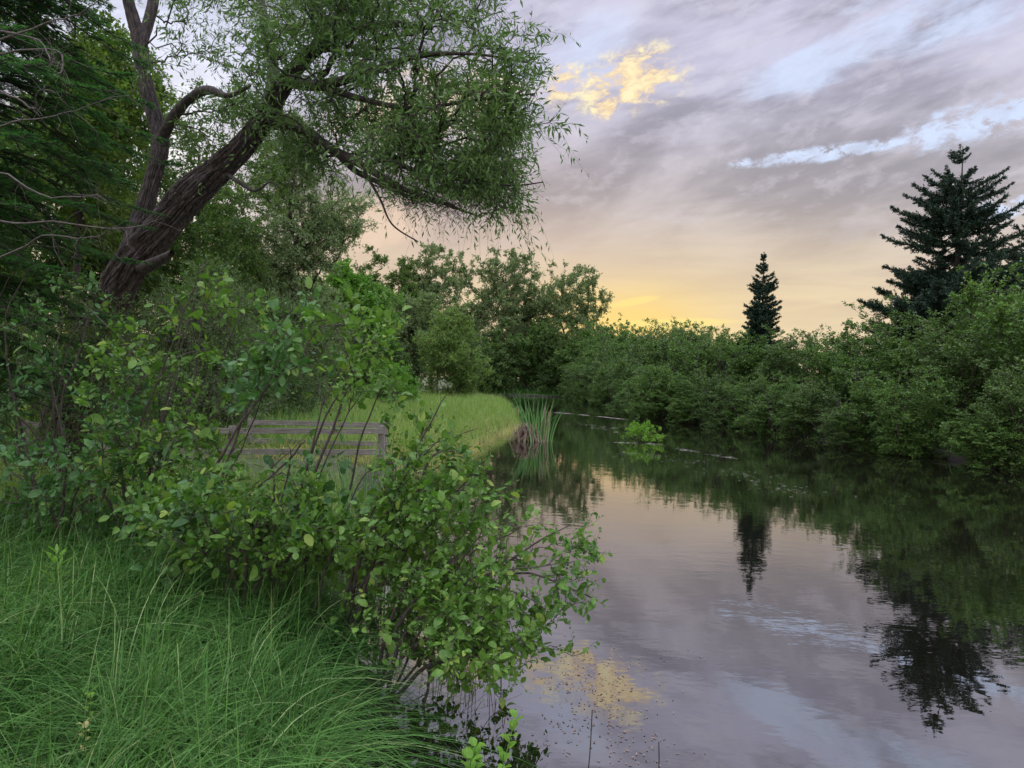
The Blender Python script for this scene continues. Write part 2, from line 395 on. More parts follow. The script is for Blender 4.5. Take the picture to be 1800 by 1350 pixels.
def gz(x, y):
    x = np.asarray(x, float); y = np.asarray(y, float); s = water_s(x, y)
    land = .02 + .26 * sm(0, .6, -s) + .2 * sm(.5, 3, -s) * (1 - sm(6, 14, y)) + .05 * np.sin(x * 1.3 + 1) * np.sin(y * .9) * sm(0, 2, -s) + .4 * sm(10, 60, -s)
    bed = -.12 - .9 * sm(0, 3, s)
    return np.where(s > 0, -.04 + (bed + .04) * sm(0, .5, s) + .0, land - .06 * (1 - sm(0, .25, -s)))
gx = np.concatenate([-np.geomspace(1500, 14, 26), np.arange(-13, 22, .35), np.geomspace(22.5, 1500, 26)])
gy = np.concatenate([-np.geomspace(1200, 12, 16), np.arange(-11, 40, .4), np.arange(40.5, 110, 1.1), np.geomspace(112, 2500, 24)])
GX, GY = np.meshgrid(gx, gy); GZ = gz(GX, GY)
nx, ny = len(gx), len(gy); ii = np.arange(nx * ny).reshape(ny, nx)
q = np.stack([ii[:-1, :-1], ii[:-1, 1:], ii[1:, 1:], ii[1:, :-1]], -1).reshape(-1, 4)
m, t, o = mat('damp soil and thatch'); tc_ = t.new('ShaderNodeTexCoord')
n_a = t.noise(tc_.outputs['Object'], .6, 5); n_b = t.noise(tc_.outputs['Object'], 9, 8, .7)
c_ = t.mix(t.ramp(n_a, .35, .65), (.045, .060, .020, 1), (.070, .105, .028, 1)); c_ = t.mix(t.ramp(n_b, .45, .75), c_, (.045, .034, .022, 1)); sx_ = t.new('ShaderNodeSeparateXYZ'); t.l.new(tc_.outputs['Object'], sx_.inputs[0]); c_ = t.mix(t.ramp(sx_.outputs[2], .26, .12), c_, (.020, .017, .012, 1))
p_ = t.new('ShaderNodeBsdfPrincipled'); t.put(p_.inputs['Base Color'], c_); p_.inputs['Roughness'].default_value = .95
bu = t.new('ShaderNodeBump'); bu.inputs['Strength'].default_value = .8; bu.inputs['Distance'].default_value = .05; t.put(bu.inputs['Height'], n_b)
t.l.new(bu.outputs[0], p_.inputs['Normal']); t.l.new(p_.outputs[0], o.inputs[0])
tag(build('ground', np.stack([GX, GY, GZ], -1).reshape(-1, 3), [q], m), 'grassy river bank and meadow ground', kind='structure')

m, t, o = mat('dark river water'); tc_ = t.new('ShaderNodeTexCoord')
mp = t.new('ShaderNodeMapping'); t.l.new(tc_.outputs['Object'], mp.inputs[0]); mp.inputs['Scale'].default_value = (1.0, 1.9, 1); mp.inputs['Rotation'].default_value = (0, 0, R(-12))
r1 = t.noise(mp.outputs[0], 1.1, 3, .5, .4); r2 = t.noise(mp.outputs[0], 5.0, 3, .5, .3); r3 = t.noise(mp.outputs[0], .22, 2, .5)
calm = t.ramp(r3, .35, .65)
h_ = t.math('ADD', t.math('MULTIPLY', r1, .55), t.math('MULTIPLY', r2, t.math('ADD', .08, t.math('MULTIPLY', calm, .12))))
bu = t.new('ShaderNodeBump'); bu.inputs['Strength'].default_value = 1.0; bu.inputs['Distance'].default_value = .0036; t.put(bu.inputs['Height'], h_)
fr = t.new('ShaderNodeFresnel'); fr.inputs[0].default_value = 2.6; t.l.new(bu.outputs[0], fr.inputs[1])
gl = t.new('ShaderNodeBsdfGlossy'); gl.inputs[0].default_value = (1, .98, 1, 1); gl.inputs['Roughness'].default_value = .008; t.l.new(bu.outputs[0], gl.inputs['Normal'])
di = t.new('ShaderNodeBsdfDiffuse'); di.inputs[0].default_value = (.006, .006, .004, 1)
mx = t.new('ShaderNodeMixShader'); t.put(mx.inputs[0], t.math('ADD', t.math('MULTIPLY', fr.outputs[0], .95), .11, clamp=True))
t.l.new(di.outputs[0], mx.inputs[1]); t.l.new(gl.outputs[0], mx.inputs[2]); t.l.new(mx.outputs[0], o.inputs[0])
wx = np.array([-12, 30.]); wy = np.array([-30, 112.])
tag(build('river_water', [[-12, -30, 0], [30, -30, 0], [30, 112, 0], [-12, 112, 0]], [np.array([[0, 1, 2, 3]])], m), 'still dark river water mirroring the sky', kind='structure')

# ------------------------------------------------------------------ grasses
def blades(name, xy, L, W, lean, m, label, K=6, tuft=.35, droop=.5, cat='grass', z=None, parent=None, kind='stuff', dirn=None, origin=None):
    n = len(xy); zz = gz(xy[:, 0], xy[:, 1]) if z is None else z
    base = np.stack([xy[:, 0], xy[:, 1], zz - .02 + 0 * xy[:, 0]], -1)
    # neighbours lean much the same way, as in a tussock
    ang = (np.sin(xy[:, 0] * 2.1 + xy[:, 1] * 1.3) + np.sin(xy[:, 0] * 5.3 - xy[:, 1] * 4.1) * .8) * 2.2 + rng.normal(size=n) * tuft * 2.2
    if dirn is not None: ang = dirn + rng.normal(size=n) * tuft
    dh = np.stack([np.cos(ang), np.sin(ang), 0 * ang], -1)
    le = np.abs(lean * (1 + .5 * rng.normal(size=n)))[:, None]
    t_ = np.linspace(0, 1, K)[None]
    Ln = L[:, None]
    hor = Ln * (le * t_ ** 1.8 * .9); ver = Ln * (t_ * (1 - .12 * le) - droop * le * t_ ** 2.6)
    pts = base[:, None] + dh[:, None] * hor[..., None] + np.array([0, 0, 1.0]) * ver[..., None]
    pts[:, 1:] += rng.normal(size=(n, 1, 3)) * (.03 * Ln[:, :, None]) * t_[:, 1:, None]
    sa = ang + np.pi / 2 + rng.normal(size=n) * .7
    sd_ = np.stack([np.cos(sa), np.sin(sa), .2 * rng.normal(size=n)], -1)
    wd = W[:, None] * np.clip((1 - t_) ** .6, .06, 1) * .5
    Va = pts + sd_[:, None] * wd[..., None]; Vb = pts - sd_[:, None] * wd[..., None]
    V = np.stack([Va, Vb], 2).reshape(-1, 3)
    id_ = np.arange(n * K * 2).reshape(n, K, 2)
    f = np.stack([id_[:, :-1, 0], id_[:, :-1, 1], id_[:, 1:, 1], id_[:, 1:, 0]], -1).reshape(-1, 4)
    ob = build(name, V, [f], m, parent, origin=origin)
    return tag(ob, label, cat if parent is None else None, kind=kind) if label else ob
def scatter(n, x0, x1, y0, y1, cond, clump=0.0, nc=0):
    xy = np.stack([rng.uniform(x0, x1, n), rng.uniform(y0, y1, n)], -1)
    if clump: 
        c = np.stack([rng.uniform(x0, x1, nc), rng.uniform(y0, y1, nc)], -1)
        xy = c[rng.integers(0, nc, n)] + rng.normal(size=(n, 2)) * clump
    return xy[cond(xy[:, 0], xy[:, 1])]
SG = lambda x, y: water_s(x, y)
# long sedge on the near bank
near = lambda x, y: (SG(x, y) < -.26) & (x > -.95 * y - 1.2) & (y > 1.2)
def tussocks(nc, per, x0, x1, y0, y1, cond, sg):
    c = np.stack([rng.uniform(x0, x1, nc), rng.uniform(y0, y1, nc)], -1); j = np.repeat(np.arange(nc), per); off = rng.normal(size=(len(j), 2)) * sg
    xy = c[j] + off; bias = (np.sin(c[:, 0] * 1.3 + c[:, 1]) * 1.2 - .3)[j]; ang = np.arctan2(off[:, 1] + np.sin(bias) * .07, off[:, 0] + np.cos(bias) * .07) + rng.normal(size=len(j)) * .35
    sc = rng.uniform(.7, 1.25, nc)[j]; k = cond(xy[:, 0], xy[:, 1]); return xy[k], ang[k], sc[k]
ta = [tussocks(900, 40, -7, .8, 1.3, 7.5, near, .09), tussocks(210, 70, -3.4, .8, 1.9, 5.2, near, .08)]
xy = np.concatenate([q_[0] for q_ in ta]); an_ = np.concatenate([q_[1] for q_ in ta]); sc_ = np.concatenate([q_[2] for q_ in ta]); n = len(xy)
blades('sedge_grass', xy, rng.uniform(.36, .74, n) * sc_, rng.uniform(.0036, .0110, n), 1.2, MT['grass'], 'long fine arching green grass on the near bank', K=8, tuft=.25, dirn=an_)
xy = scatter(700, -6, .4, 1.6, 7, near); n = len(xy)
blades('dead_grass', xy, rng.uniform(.3, .7, n), rng.uniform(.003, .006, n), 1.3, MT['straw'], 'scattered dry straw blades in the long grass', K=7, tuft=.6)
# meadow behind the railing
mea = lambda x, y: (SG(x, y) < .05) & (x > -.8 * y - 2) & (np.hypot(x + 4.5, (y - 13.3) * 1.2) > 0)
xy = np.concatenate([scatter(52000, -16, 2, 15, 34, mea, .22, 2600), scatter(34000, -26, 2, 33, 62, mea, .3, 2000)]); n = len(xy)
yy = xy[:, 1]; blades('meadow_grass', xy, rng.uniform(.5, .95, n), rng.uniform(.009, .016, n) * (1 + yy / 60), .5, MT['meadow'], 'bright green meadow grass beyond the wooden railing', K=4)
edge = lambda x, y: (SG(x, y) < .35) & (SG(x, y) > -3.2) & (x < 4)
xy = scatter(26000, -5.5, 1.2, 14, 33, edge, .2, 900); n = len(xy)
blades('yellow_sedge', xy, rng.uniform(.3, .62, n), rng.uniform(.009, .015, n), .8, MT['straw'], 'yellowish sedge along the low edge of the meadow', K=4)
# grass under and in front of the railing
mid = lambda x, y: (SG(x, y) < -.02) & (y < 11.2)
xy = scatter(26000, -12, -1.2, 7.2, 15, mid, .15, 900); n = len(xy)
blades('bank_grass', xy, rng.uniform(.35, .75, n), rng.uniform(.006, .011, n), .7, MT['meadow'], 'green grass between the shrubs and the railing', K=5)
xy = scatter(5000, -8, 12, 90, 99, lambda x, y: SG(x, y) < .3); n = len(xy)
blades('bend_grass', xy, rng.uniform(.5, 1.3, n), rng.uniform(.03, .05, n), .6, MT['grass'], 'dark grass along the far bend of the river', K=4)
# far bank undergrowth
fb = lambda x, y: (SG(x, y) < .1) & (SG(x, y) > -2.5) & (x > 5)
xy = scatter(9000, 8, 22, 12, 60, fb, .3, 500); n = len(xy)
blades('waterside_grass', xy, rng.uniform(.3, .8, n), rng.uniform(.012, .02, n), .8, MT['grass'], 'dark grass at the foot of the shrubs on the far bank', K=4)

# ------------------------------------------------------------------ the big leaning willow
def vnoise(u, v, pu, seed=0):
    """value noise, periodic in u with period pu"""
    g = np.random.default_rng(seed).random((pu, 400)); iu = np.floor(u).astype(int); iv = np.floor(v).astype(int)
    fu = u - iu; fv = v - iv; fu = fu * fu * (3 - 2 * fu); fv = fv * fv * (3 - 2 * fv)
    G = lambda a_, b_: g[a_ % pu, b_ % 400]
    return (G(iu, iv) * (1 - fu) + G(iu + 1, iv) * fu) * (1 - fv) + (G(iu, iv + 1) * (1 - fu) + G(iu + 1, iv + 1) * fu) * fv
def ridged(ctrl, n, sides=96, depth=.045, seed=1, cap=False):
    """furrowed limb; ctrl rows: px, py, Y, diameter in px"""
    c = np.array(ctrl, float); pts = smooth_line(P(c[:, 0], c[:, 1], c[:, 2]), n); rad = smooth_line((c[:, 3] * c[:, 2] / F / 2 * .77)[:, None], n)[:, 0]
    V, q = tubes(pts[None], rad[None], sides); V = V.reshape(n, sides, 3)
    s = np.concatenate([[0], np.cumsum(np.linalg.norm(np.diff(pts, axis=0), axis=1))])
    A, S = np.meshgrid(np.arange(sides) / sides, s)
    nr_ = 34; tw = vnoise(A * 6, S * 2.2, 6, seed + 5) * 1.3
    a1 = np.abs(vnoise((A * nr_ + tw) % nr_, S * 1.5, nr_, seed) - .5) * 2; a2 = np.abs(vnoise((A * 70 + tw * 2) % 70, S * 6, 70, seed + 1) - .5) * 2; a3 = vnoise(A * 5, S * 1.1, 5, seed + 2) - .5
    h = (np.minimum(a1 * 2.4, 1) * .8 + np.minimum(a2 * 2, 1) * .4 - .6) * depth * 1.3
    k = np.clip(rad / .3, .03, 1.2)[:, None]
    out_ = unit(V - pts[:, None]); V = V + out_ * (h * k + a3 * .16 * rad[:, None])[..., None]
    return V.reshape(-1, 3), q, pts, rad
will = empty('leaning_willow', P(110, 800, 10.2)); tag(will, 'big leaning willow with furrowed forked trunk arching over the river', 'tree'); o_w = np.array(will.location)
aw = Acc(); stems = []
main = [(105, 830, 10.4, 118), (126, 740, 10.3, 98), (156, 620, 10.2, 86), (198, 525, 10.1, 74), (238, 455, 10.0, 68), (286, 400, 9.95, 62), (335, 343, 9.9, 64), (385, 298, 9.8, 53), (432, 252, 9.7, 45), (470, 200, 9.6, 38), (505, 140, 9.5, 32), (548, 92, 9.4, 26), (610, 55, 9.2, 20), (690, 42, 9.0, 14), (760, 50, 8.9, 8)]
lft = [(215, 500, 10.1, 60), (238, 430, 10.1, 46), (256, 360, 10.15, 33), (272, 300, 10.2, 30), (282, 245, 10.25, 32), (266, 185, 10.3, 28), (250, 120, 10.35, 29), (246, 75, 10.4, 28), (226, 0, 10.4, 22), (205, -110, 10.4, 20), (190, -260, 10.2, 12)]
for ct, nn, sd_ in ((main, 420, 1), (lft, 300, 9)):
    V, q, p3, rr = ridged(ct, nn, 260 if nn == 420 else 170, depth=.075, seed=sd_); aw.add(V, q); stems.append((p3[::5], rr[::5]))
limbs = [
 [(247, 92, 10.36, 14), (258, 50, 10.45, 17), (270, 0, 10.5, 16), (280, -90, 10.7, 13), (300, -240, 10.9, 10)],
 [(282, 248, 10.2, 18), (305, 205, 10.0, 17), (335, 172, 9.8, 14), (365, 158, 9.6, 15), (402, 168, 9.4, 9), (440, 150, 9.2, 5)],
 [(462, 222, 9.65, 26), (480, 140, 9.9, 20), (470, 60, 10.2, 17), (455, -30, 10.5, 14), (470, -160, 10.8, 8)],
 [(480, 215, 9.6, 24), (530, 226, 9.3, 18), (582, 262, 9.1, 17), (640, 292, 8.9, 14), (700, 328, 8.7, 10), (765, 352, 8.5, 7), (840, 380, 8.4, 3)],
 [(590, 266, 9.1, 13), (625, 300, 9.3, 10), (665, 320, 9.5, 8), (720, 345, 9.7, 5), (800, 362, 9.9, 3)],
 [(640, 290, 8.9, 10), (668, 282, 8.8, 8), (712, 276, 8.7, 7), (760, 262, 8.6, 5), (830, 238, 8.4, 3)],
 [(668, 282, 8.8, 8), (735, 300, 8.6, 7), (815, 318, 8.4, 5), (900, 326, 8.3, 3), (955, 320, 8.2, 2)],
 [(640, 300, 8.9, 6), (668, 350, 8.9, 4), (690, 395, 8.8, 3), (735, 425, 8.7, 2)],
 [(505, 142, 9.5, 22), (560, 150, 9.0, 17), (640, 130, 8.5, 14), (730, 100, 8.1, 9), (830, 95, 7.8, 5), (930, 110, 7.6, 3)],
 [(548, 92, 9.4, 18), (600, 20, 9.7, 14), (680, -60, 9.9, 11), (790, -110, 10.0, 7)],
 [(560, 150, 9.0, 12), (640, 175, 8.6, 10), (730, 190, 8.3, 7), (840, 175, 8.0, 5), (940, 165, 7.8, 3)],
 [(282, 400, 10, 6), (310, 420, 10, 5)],
 [(385, 298, 9.8, 10), (420, 320, 9.6, 7), (448, 335, 9.5, 5), (475, 320, 9.4, 3), (490, 330, 9.3, 2)],
 [(240, 475, 10, 28), (265, 465, 9.8, 20), (290, 452, 9.7, 14), (303, 444, 9.6, 9)],
]
for c in limbs:
    c = [(q_[0], q_[1], q_[2], q_[3] * 1.3) for q_ in c]
    V, q, p3, rr = ridged(c, 60, 20, .03, 3); aw.add(V, q)
    if c[0][0] not in (282, 240) or len(c) > 4: stems.append((p3[::4], rr[::4]))
tr_ = aw.obj('trunk', MT['bark'], will, o_w)
ab = Acc(); al = Acc()
att = np.concatenate([
 poly_pts([(370, -60), (560, -60), (700, 20), (700, 120), (680, 210), (560, 215), (440, 215), (380, 150)], 210, 7.6, 11.2, 7, .24),
 poly_pts([(560, -60), (830, -60), (850, 40), (900, 60), (920, 150), (880, 190), (700, 195), (560, 150)], 195, 7.2, 10.5, 7, .24),
 poly_pts([(580, 170), (840, 180), (900, 240), (915, 290), (900, 315), (870, 325), (740, 315), (640, 275), (560, 230)], 270, 7.4, 10.2, 6, .22),
 poly_pts([(860, 50), (915, 50), (930, 95), (930, 170), (895, 220), (915, 280), (930, 325), (870, 335), (850, 240)], 95, 7.2, 9.0, 5, .16),
 poly_pts([(720, 300), (850, 310), (870, 335), (780, 345)], 22, 8.0, 9.0),
 poly_pts([(450, 230), (560, 250), (600, 300), (560, 290)], 20, 8.8, 10),
 poly_pts([(180, -260), (480, -260), (480, -60), (400, 100), (330, 130), (210, 60)], 60, 8.6, 12.2, 6, .26),
 poly_pts([(310, 150), (460, 130), (470, 260), (340, 270)], 34, 8.8, 11.0, 5, .2),
 poly_pts([(480, -420), (880, -400), (880, -40), (500, -40)], 110, 7.5, 11.5, 7, .28)])
pa = woody(ab, stems, att, K=7, r0=.0052, pw=.42, wpath=.30, wig=.09, sag=.03, maxr=.06)
foliate(ab, al, pa[::3], tw=2, twl=.7, per=13, L=.10, W=.022, shape='lance', spread=.55, upb=-.1, droop=.45, tr=.0020, start=.6)
foliate(ab, al, pa, tw=5, twl=.32, per=7, L=.105, W=.025, shape='lance', spread=.8, upb=.05, droop=.15, tr=.0024, start=.4)
bare = poly_pts([(640, 310), (760, 330), (860, 340), (840, 375), (760, 380), (700, 365)], 120, 8.4, 9.6)
pb_ = woody(ab, stems, bare, K=7, r0=.0028, pw=.4, wpath=.2, wig=.08, sag=.10, maxr=.03)
foliate(ab, al, pb_, tw=4, twl=.42, per=2, L=.07, W=.014, spread=.6, droop=.25, tr=.0016)
ab.obj('branches', MT['twig'], will, o_w); al.obj('crown', MT['willow_leaf'], will, o_w)

# ------------------------------------------------------------------ generic broadleaf trees and shrubs
def tree(name, base, H, Wd, m_leaf, label, cat='tree', group=None, natt=220, tw=6, twl=.6, per=8, L=.16, W=.10, shape='lance', trunk_r=.16,
         trunks=1, crown_lo=.25, nl=9, bark='bark', upb=.2, droop=0.1, names=('trunk', 'crown'), lean=0.0, stem_spread=.5, r0=.01, tr=.004, flat=.5, shell=.55, spread=.8, wpath=.25, top_p=1.0, shoots=0):
    base = np.asarray(base, float); aw_ = Acc(); al_ = Acc(); st_ = []
    for k in range(trunks):
        a_ = rng.random() * 6.28; sp = stem_spread * Wd * .5 * (rng.random() ** .5 if trunks > 1 else .15)
        tip = np.array([math.cos(a_) * sp + lean, math.sin(a_) * sp, H * rng.uniform(.62, .85)])
        b0 = np.array([math.cos(a_), math.sin(a_), 0]) * (.06 * Wd if trunks > 1 else 0); b0[2] = -.15
        midp = b0 * .5 + tip * .5 + np.array([rng.normal() * .04 * Wd, rng.normal() * .04 * Wd, .1 * H * (1 if trunks > 1 else 0)])
        pts = smooth_line([b0, b0 * .75 + midp * .25 + rng.normal(size=3) * .02 * Wd, midp, midp * .4 + tip * .6 + rng.normal(size=3) * .03 * Wd, tip], 16)
        rad = trunk_r * (1 - .8 * np.linspace(0, 1, 16)) * rng.uniform(.8, 1.2)
        V, q = tubes(pts[None], rad[None], 8); aw_.add(V, q); st_.append((pts, rad))
    sp_ = []
    for k in range(nl):
        zf = crown_lo + (1 - crown_lo) * (k + .5) / nl; w_ = Wd * .5 * math.sin(math.pi * min(1, (.18 + (.75 if top_p > .55 else .60) * (zf - crown_lo) / (1 - crown_lo)))) ** top_p
        a_ = rng.random() * 6.28 + k * 2.4; ro = w_ * rng.uniform(.25, .62); rr = max(w_ * rng.uniform(.38, .62), Wd * .1)
        z_ = min(zf * H, H - rr * .6)
        sp_.append((math.cos(a_) * ro + lean * zf, math.sin(a_) * ro, z_, rr, rr, rr * rng.uniform(.7, .95)))
    sp_.append((lean, 0, H * (.5 + crown_lo * .3), Wd * .3, Wd * .3, H * (1 - crown_lo) * .42))
    at = lumps(sp_, natt, shell); at = at[at[:, 2] > .06]
    pa_ = woody(aw_, st_, at, K=6, r0=r0, pw=.42, wpath=wpath, wig=.07, maxr=trunk_r * .6)
    foliate(aw_, al_, pa_, tw, twl, per, L, W, shape, spread, upb, droop, tr, .4, flat)
    if shoots:
        ks = rng.random(shoots) * 6.28; rs = Wd * .36 * rng.random(shoots) ** .5
        sh_ = np.stack([np.cos(ks) * rs, np.sin(ks) * rs, H * rng.uniform(.98, 1.16, shoots)], -1)
        ps = woody(aw_, st_, sh_, K=6, r0=r0, pw=.4, wpath=0, wig=.04, maxr=trunk_r * .5); foliate(aw_, al_, ps, 4, twl * .6, 5, L, W, shape, .5, .6, 0, tr, .6, flat)
    rt = empty(name, base); tag(rt, label, cat, group)
    aw_.obj(names[0], MT[bark], rt); al_.obj(names[1], MT[m_leaf], rt); return rt
def top_h(px, top, Y, z0=0.3): return float(P(px, top, Y)[2] - z0)
def gpt(px, Y):
    x_ = float(P(px, 700, Y)[0]); return (x_, Y, float(gz(x_, Y)))

# far trees beyond the meadow (px centre, distance, top py, width px ...)
far = [
 (640, 84, 432, 110, 'dark_leaf', 'cottonwood_tree', 'thin crowned dark tree standing above the bright green maple', .12, 12, 130, 1.0),
 (700, 90, 427, 95, 'dark_leaf', 'cottonwood_tree', 'thin crowned dark tree just right of the one above the maple', .12, 12, 130, 1.0),
 (755, 96, 430, 150, 'willow_far', 'willow_tree', 'tall narrow topped willow between the thin dark trees and the broad willow', .05, 18, 330, .6),
 (845, 104, 440, 220, 'willow_far', 'willow_tree', 'broad rounded grey green willow, largest crown beyond the meadow', .0, 26, 560, .45),
 (985, 112, 470, 180, 'willow_far', 'willow_tree', 'rounded willow nearest the yellow sunset glow', .05, 20, 400, .5),
 (705, 76, 520, 150, 'willow_far', 'willow_tree', 'low grey green willow right of the bright green maple', .0, 14, 260, .5),
 (915, 108, 500, 150, 'willow_far', 'willow_tree', 'smaller willow filling the gap between the two broad willows', .0, 14, 300, .5),
 (617, 58, 476, 180, 'maple_leaf', 'maple_tree', 'bright fresh green round maple beyond the meadow', .02, 16, 360, .5),
 (555, 52, 490, 170, 'willow_far', 'willow_tree', 'grey green willow left of the bright maple', .02, 12, 280, .5),
 (512, 30, 225, 250, 'willow_pale', 'willow_tree', 'tall loose willow behind the leaning trunk, against the sky', .02, 30, 760, .5),
]
for (px, Y, top, wp, mt, nm, lb, clo, nl, na, tp_) in far:
    H = top_h(px, top, Y); f_ = Y > 40
    tree(nm, gpt(px, Y), H, wp / F * Y * 1.08, mt, lb, natt=int(na * 1.5), crown_lo=clo, nl=nl, tw=8, twl=.85 if f_ else .5, per=10 if f_ else 11, L=.30 if f_ else .14, W=.16 if f_ else .05,
         trunk_r=.3, r0=.018 if f_ else .010, tr=.010 if f_ else .004, upb=.25, droop=.15, bark='twig', top_p=tp_, shell=.4)
# trees massed behind the leaning willow
mass = [(60, 17, 40, 360, 'dark_leaf', 'leafy tree behind the fir, its crown against the upper left sky'), (215, 20, 90, 380, 'dark_leaf', 'dense green tree seen left of the fork of the willow'),
        (345, 23, 130, 380, 'dark_leaf', 'dense green tree seen between the two willow stems'), (395, 27, 300, 190, 'dark_leaf', 'green tree under the right stem of the willow'),
        (120, 15, -120, 330, 'yellow_leaf', 'tall backlit yellow green tree at the upper left'), (350, 17, 470, 260, 'grey_leaf', 'bushy grey green willow shrub right of the willow base'),
        (480, 22, 520, 220, 'grey_leaf', 'grey green willow shrub at the meadow edge left of the railing end'), (-60, 12, 200, 260, 'dark_leaf', 'dark tree at the left edge behind the fir')]
for (px, Y, top, wp, mt, lb) in mass:
    H = top_h(px, top, Y); sh = 'shrub' in lb; ye = mt == 'yellow_leaf'
    tree('willow_shrub' if sh else 'broadleaf_tree', gpt(px, Y), H, wp / F * Y, mt, lb, cat='shrub' if sh else 'tree', natt=260 if ye else 430, crown_lo=.4 if ye else .0, nl=20, tw=9, twl=.5, per=10, L=.12, W=.065 if not sh else .03, trunk_r=.14 if not sh else .04,
         trunks=1 if not sh else 6, r0=.007, tr=.003, names=('trunk', 'crown') if not sh else ('stems', 'foliage'), bark='twig', top_p=.6, shell=.4)

# alder clump in the middle and low hedges round the meadow
back_sh = [(785, 56, 538, 175, 'alder_light', 'large round alder bush standing alone at the end of the meadow', .0), (690, 40, 655, 95, 'maple_leaf', 'small bright low bush on the meadow left of the round alder', .0),
           (668, 62, 590, 110, 'alder_dull', 'dull alder bush left of the large round alder', 0), (600, 48, 575, 120, 'dark_leaf', 'dark bush below the bright maple', 0), (540, 42, 560, 120, 'dark_leaf', 'dark bush at the left end of the meadow hedge', 0),
           (878, 94, 582, 105, 'alder_dull', 'alder bush at the far bend just right of the round alder', 0), (925, 97, 575, 115, 'alder_leaf', 'alder bush at the far bend behind the cattail clump', 0),
           (975, 95, 580, 110, 'alder_dull', 'alder bush at the far bend under the rounded willow', 0), (1025, 93, 578, 110, 'alder_leaf', 'alder bush at the far bend, second from its right end', 0), (1070, 88, 586, 100, 'alder_leaf', 'alder bush at the right end of the far bend', 0),
           (950, 104, 560, 140, 'alder_dull', 'taller alder bush in the back row of the far bend', 0), (1040, 102, 572, 130, 'alder_dull', 'taller alder bush in the back row at the sunset side of the far bend', 0), (850, 92, 590, 110, 'dark_leaf', 'dark bush in the shade behind the round alder', 0),
           (968, 101, 588, 130, 'dark_leaf', 'dark alder bush filling the back of the far bend', 0),
           (480, 34, 590, 130, 'grey_leaf', 'greyish bush behind the left end of the railing', 0), (830, 66, 590, 90, 'alder_dull', 'alder bush behind the large round alder on its right', 0)]
for (px, Y, top, wp, mt, lb, _) in back_sh:
    H = top_h(px, top, Y); tree('alder_bush', gpt(px, Y), H, wp / F * Y, mt, lb, cat='bush', natt=int(230 + wp), crown_lo=.0, nl=14, tw=8, twl=.6, per=9, L=(.24 if Y > 85 else .15), W=(.17 if Y > 85 else .10), shell=.35, trunk_r=.05, trunks=7,
         r0=.006, tr=.004, names=('stems', 'foliage'), bark='shrub_bark', upb=.5, stem_spread=.8, top_p=.6, shoots=16)

# ------------------------------------------------------------------ shrub wall on the right bank
ORD = ['first', 'second', 'third', 'fourth', 'fifth', 'sixth', 'seventh', 'eighth', 'ninth', 'tenth', 'eleventh', 'twelfth', 'thirteenth', 'fourteenth', 'fifteenth', 'sixteenth', 'seventeenth', 'eighteenth', 'nineteenth', 'twentieth']
protos = []
for k in range(6):
    H = 5.0; p_r = tree('alder_shrub', (0, 0, 0), H, [4.2, 4.6, 3.9, 4.4, 4.0, 4.6][k], ['alder_leaf', 'alder_dull', 'alder_leaf', 'alder_leaf', 'alder_dull', 'alder_leaf'][k], 'alder shrub', cat='shrub', natt=300, crown_lo=-.02, nl=15, tw=8, twl=.42, per=9,
             L=.105, W=.075, shape='lance', trunk_r=.045, trunks=9, r0=.0045, tr=.0028, names=('stems', 'foliage'), bark='shrub_bark', upb=.35, stem_spread=.85, top_p=.45, flat=.8, shoots=22)
    protos.append(p_r)
tops_x = [1040, 1100, 1200, 1300, 1400, 1500, 1560, 1620, 1700, 1760, 1850, 2000]; tops_y = [590, 582, 582, 588, 590, 582, 572, 552, 520, 508, 500, 490]
rows = [('waterside row', -.55, 1.9, .62), ('low fringe', -1.0, 2.0, .36), ('second row', 2.4, 2.3, .93), ('back row', 4.8, 2.6, 1.0)]
used = set(); pid_ = 0
for ri, (rn, inset, step, hf) in enumerate(rows):
    s_y = 14.0; pos = []
    while s_y < 92:
        x_ = float(np.interp(s_y, RY, RX)) + inset + rng.uniform(-.3, .3)
        if abs((x_ / s_y * F + 900)) < 1990: pos.append((x_, s_y + rng.uniform(-.4, .4)))
        s_y += step * (1 + s_y / 60) * rng.uniform(.85, 1.15)
    for k, (x_, y_) in enumerate(pos):
        px_ = 900 + x_ / y_ * F; tp = np.interp(px_, tops_x, tops_y) + rng.uniform(-8, 16)
        H = top_h(px_, tp, y_) * hf * rng.uniform(.92, 1.03); sc = H / 5.0
        j = pid_ % 6; pid_ += 1; loc = (x_, y_, max(float(gz(x_, y_)) - .02, -.12)); wsc = min(max(sc, .55), 1.05) * rng.uniform(.95, 1.12) * (1 + y_ / 150)
        if j not in used: ob = protos[j]; ob.location = loc; ob.rotation_euler = (0, 0, rng.random() * 6.28); ob.scale = (wsc, wsc, sc); used.add(j)
        else: ob = dup(protos[j], loc, rng.random() * 6.28, (wsc, wsc, sc))
        ob['label'] = f'{ORD[min(k, 19)]} alder shrub from the right end of the {rn} on the far bank'
        ob['group'] = 'alder shrubs lining the far bank'
# lighter bush leaning out into the river
bush = tree('alder_shrub', gpt(1150, 43.5), 3.3, 4.2, 'alder_leaf', 'lighter rounded alder shrub jutting out from the far bank shrubs', cat='shrub', natt=260, crown_lo=0, nl=12, tw=8, twl=.42, per=9, L=.11, W=.08, trunk_r=.04, trunks=8, r0=.0045, tr=.003, names=('stems', 'foliage'), bark='shrub_bark', upb=.3, stem_spread=.8)
bush.location.z = 0.0

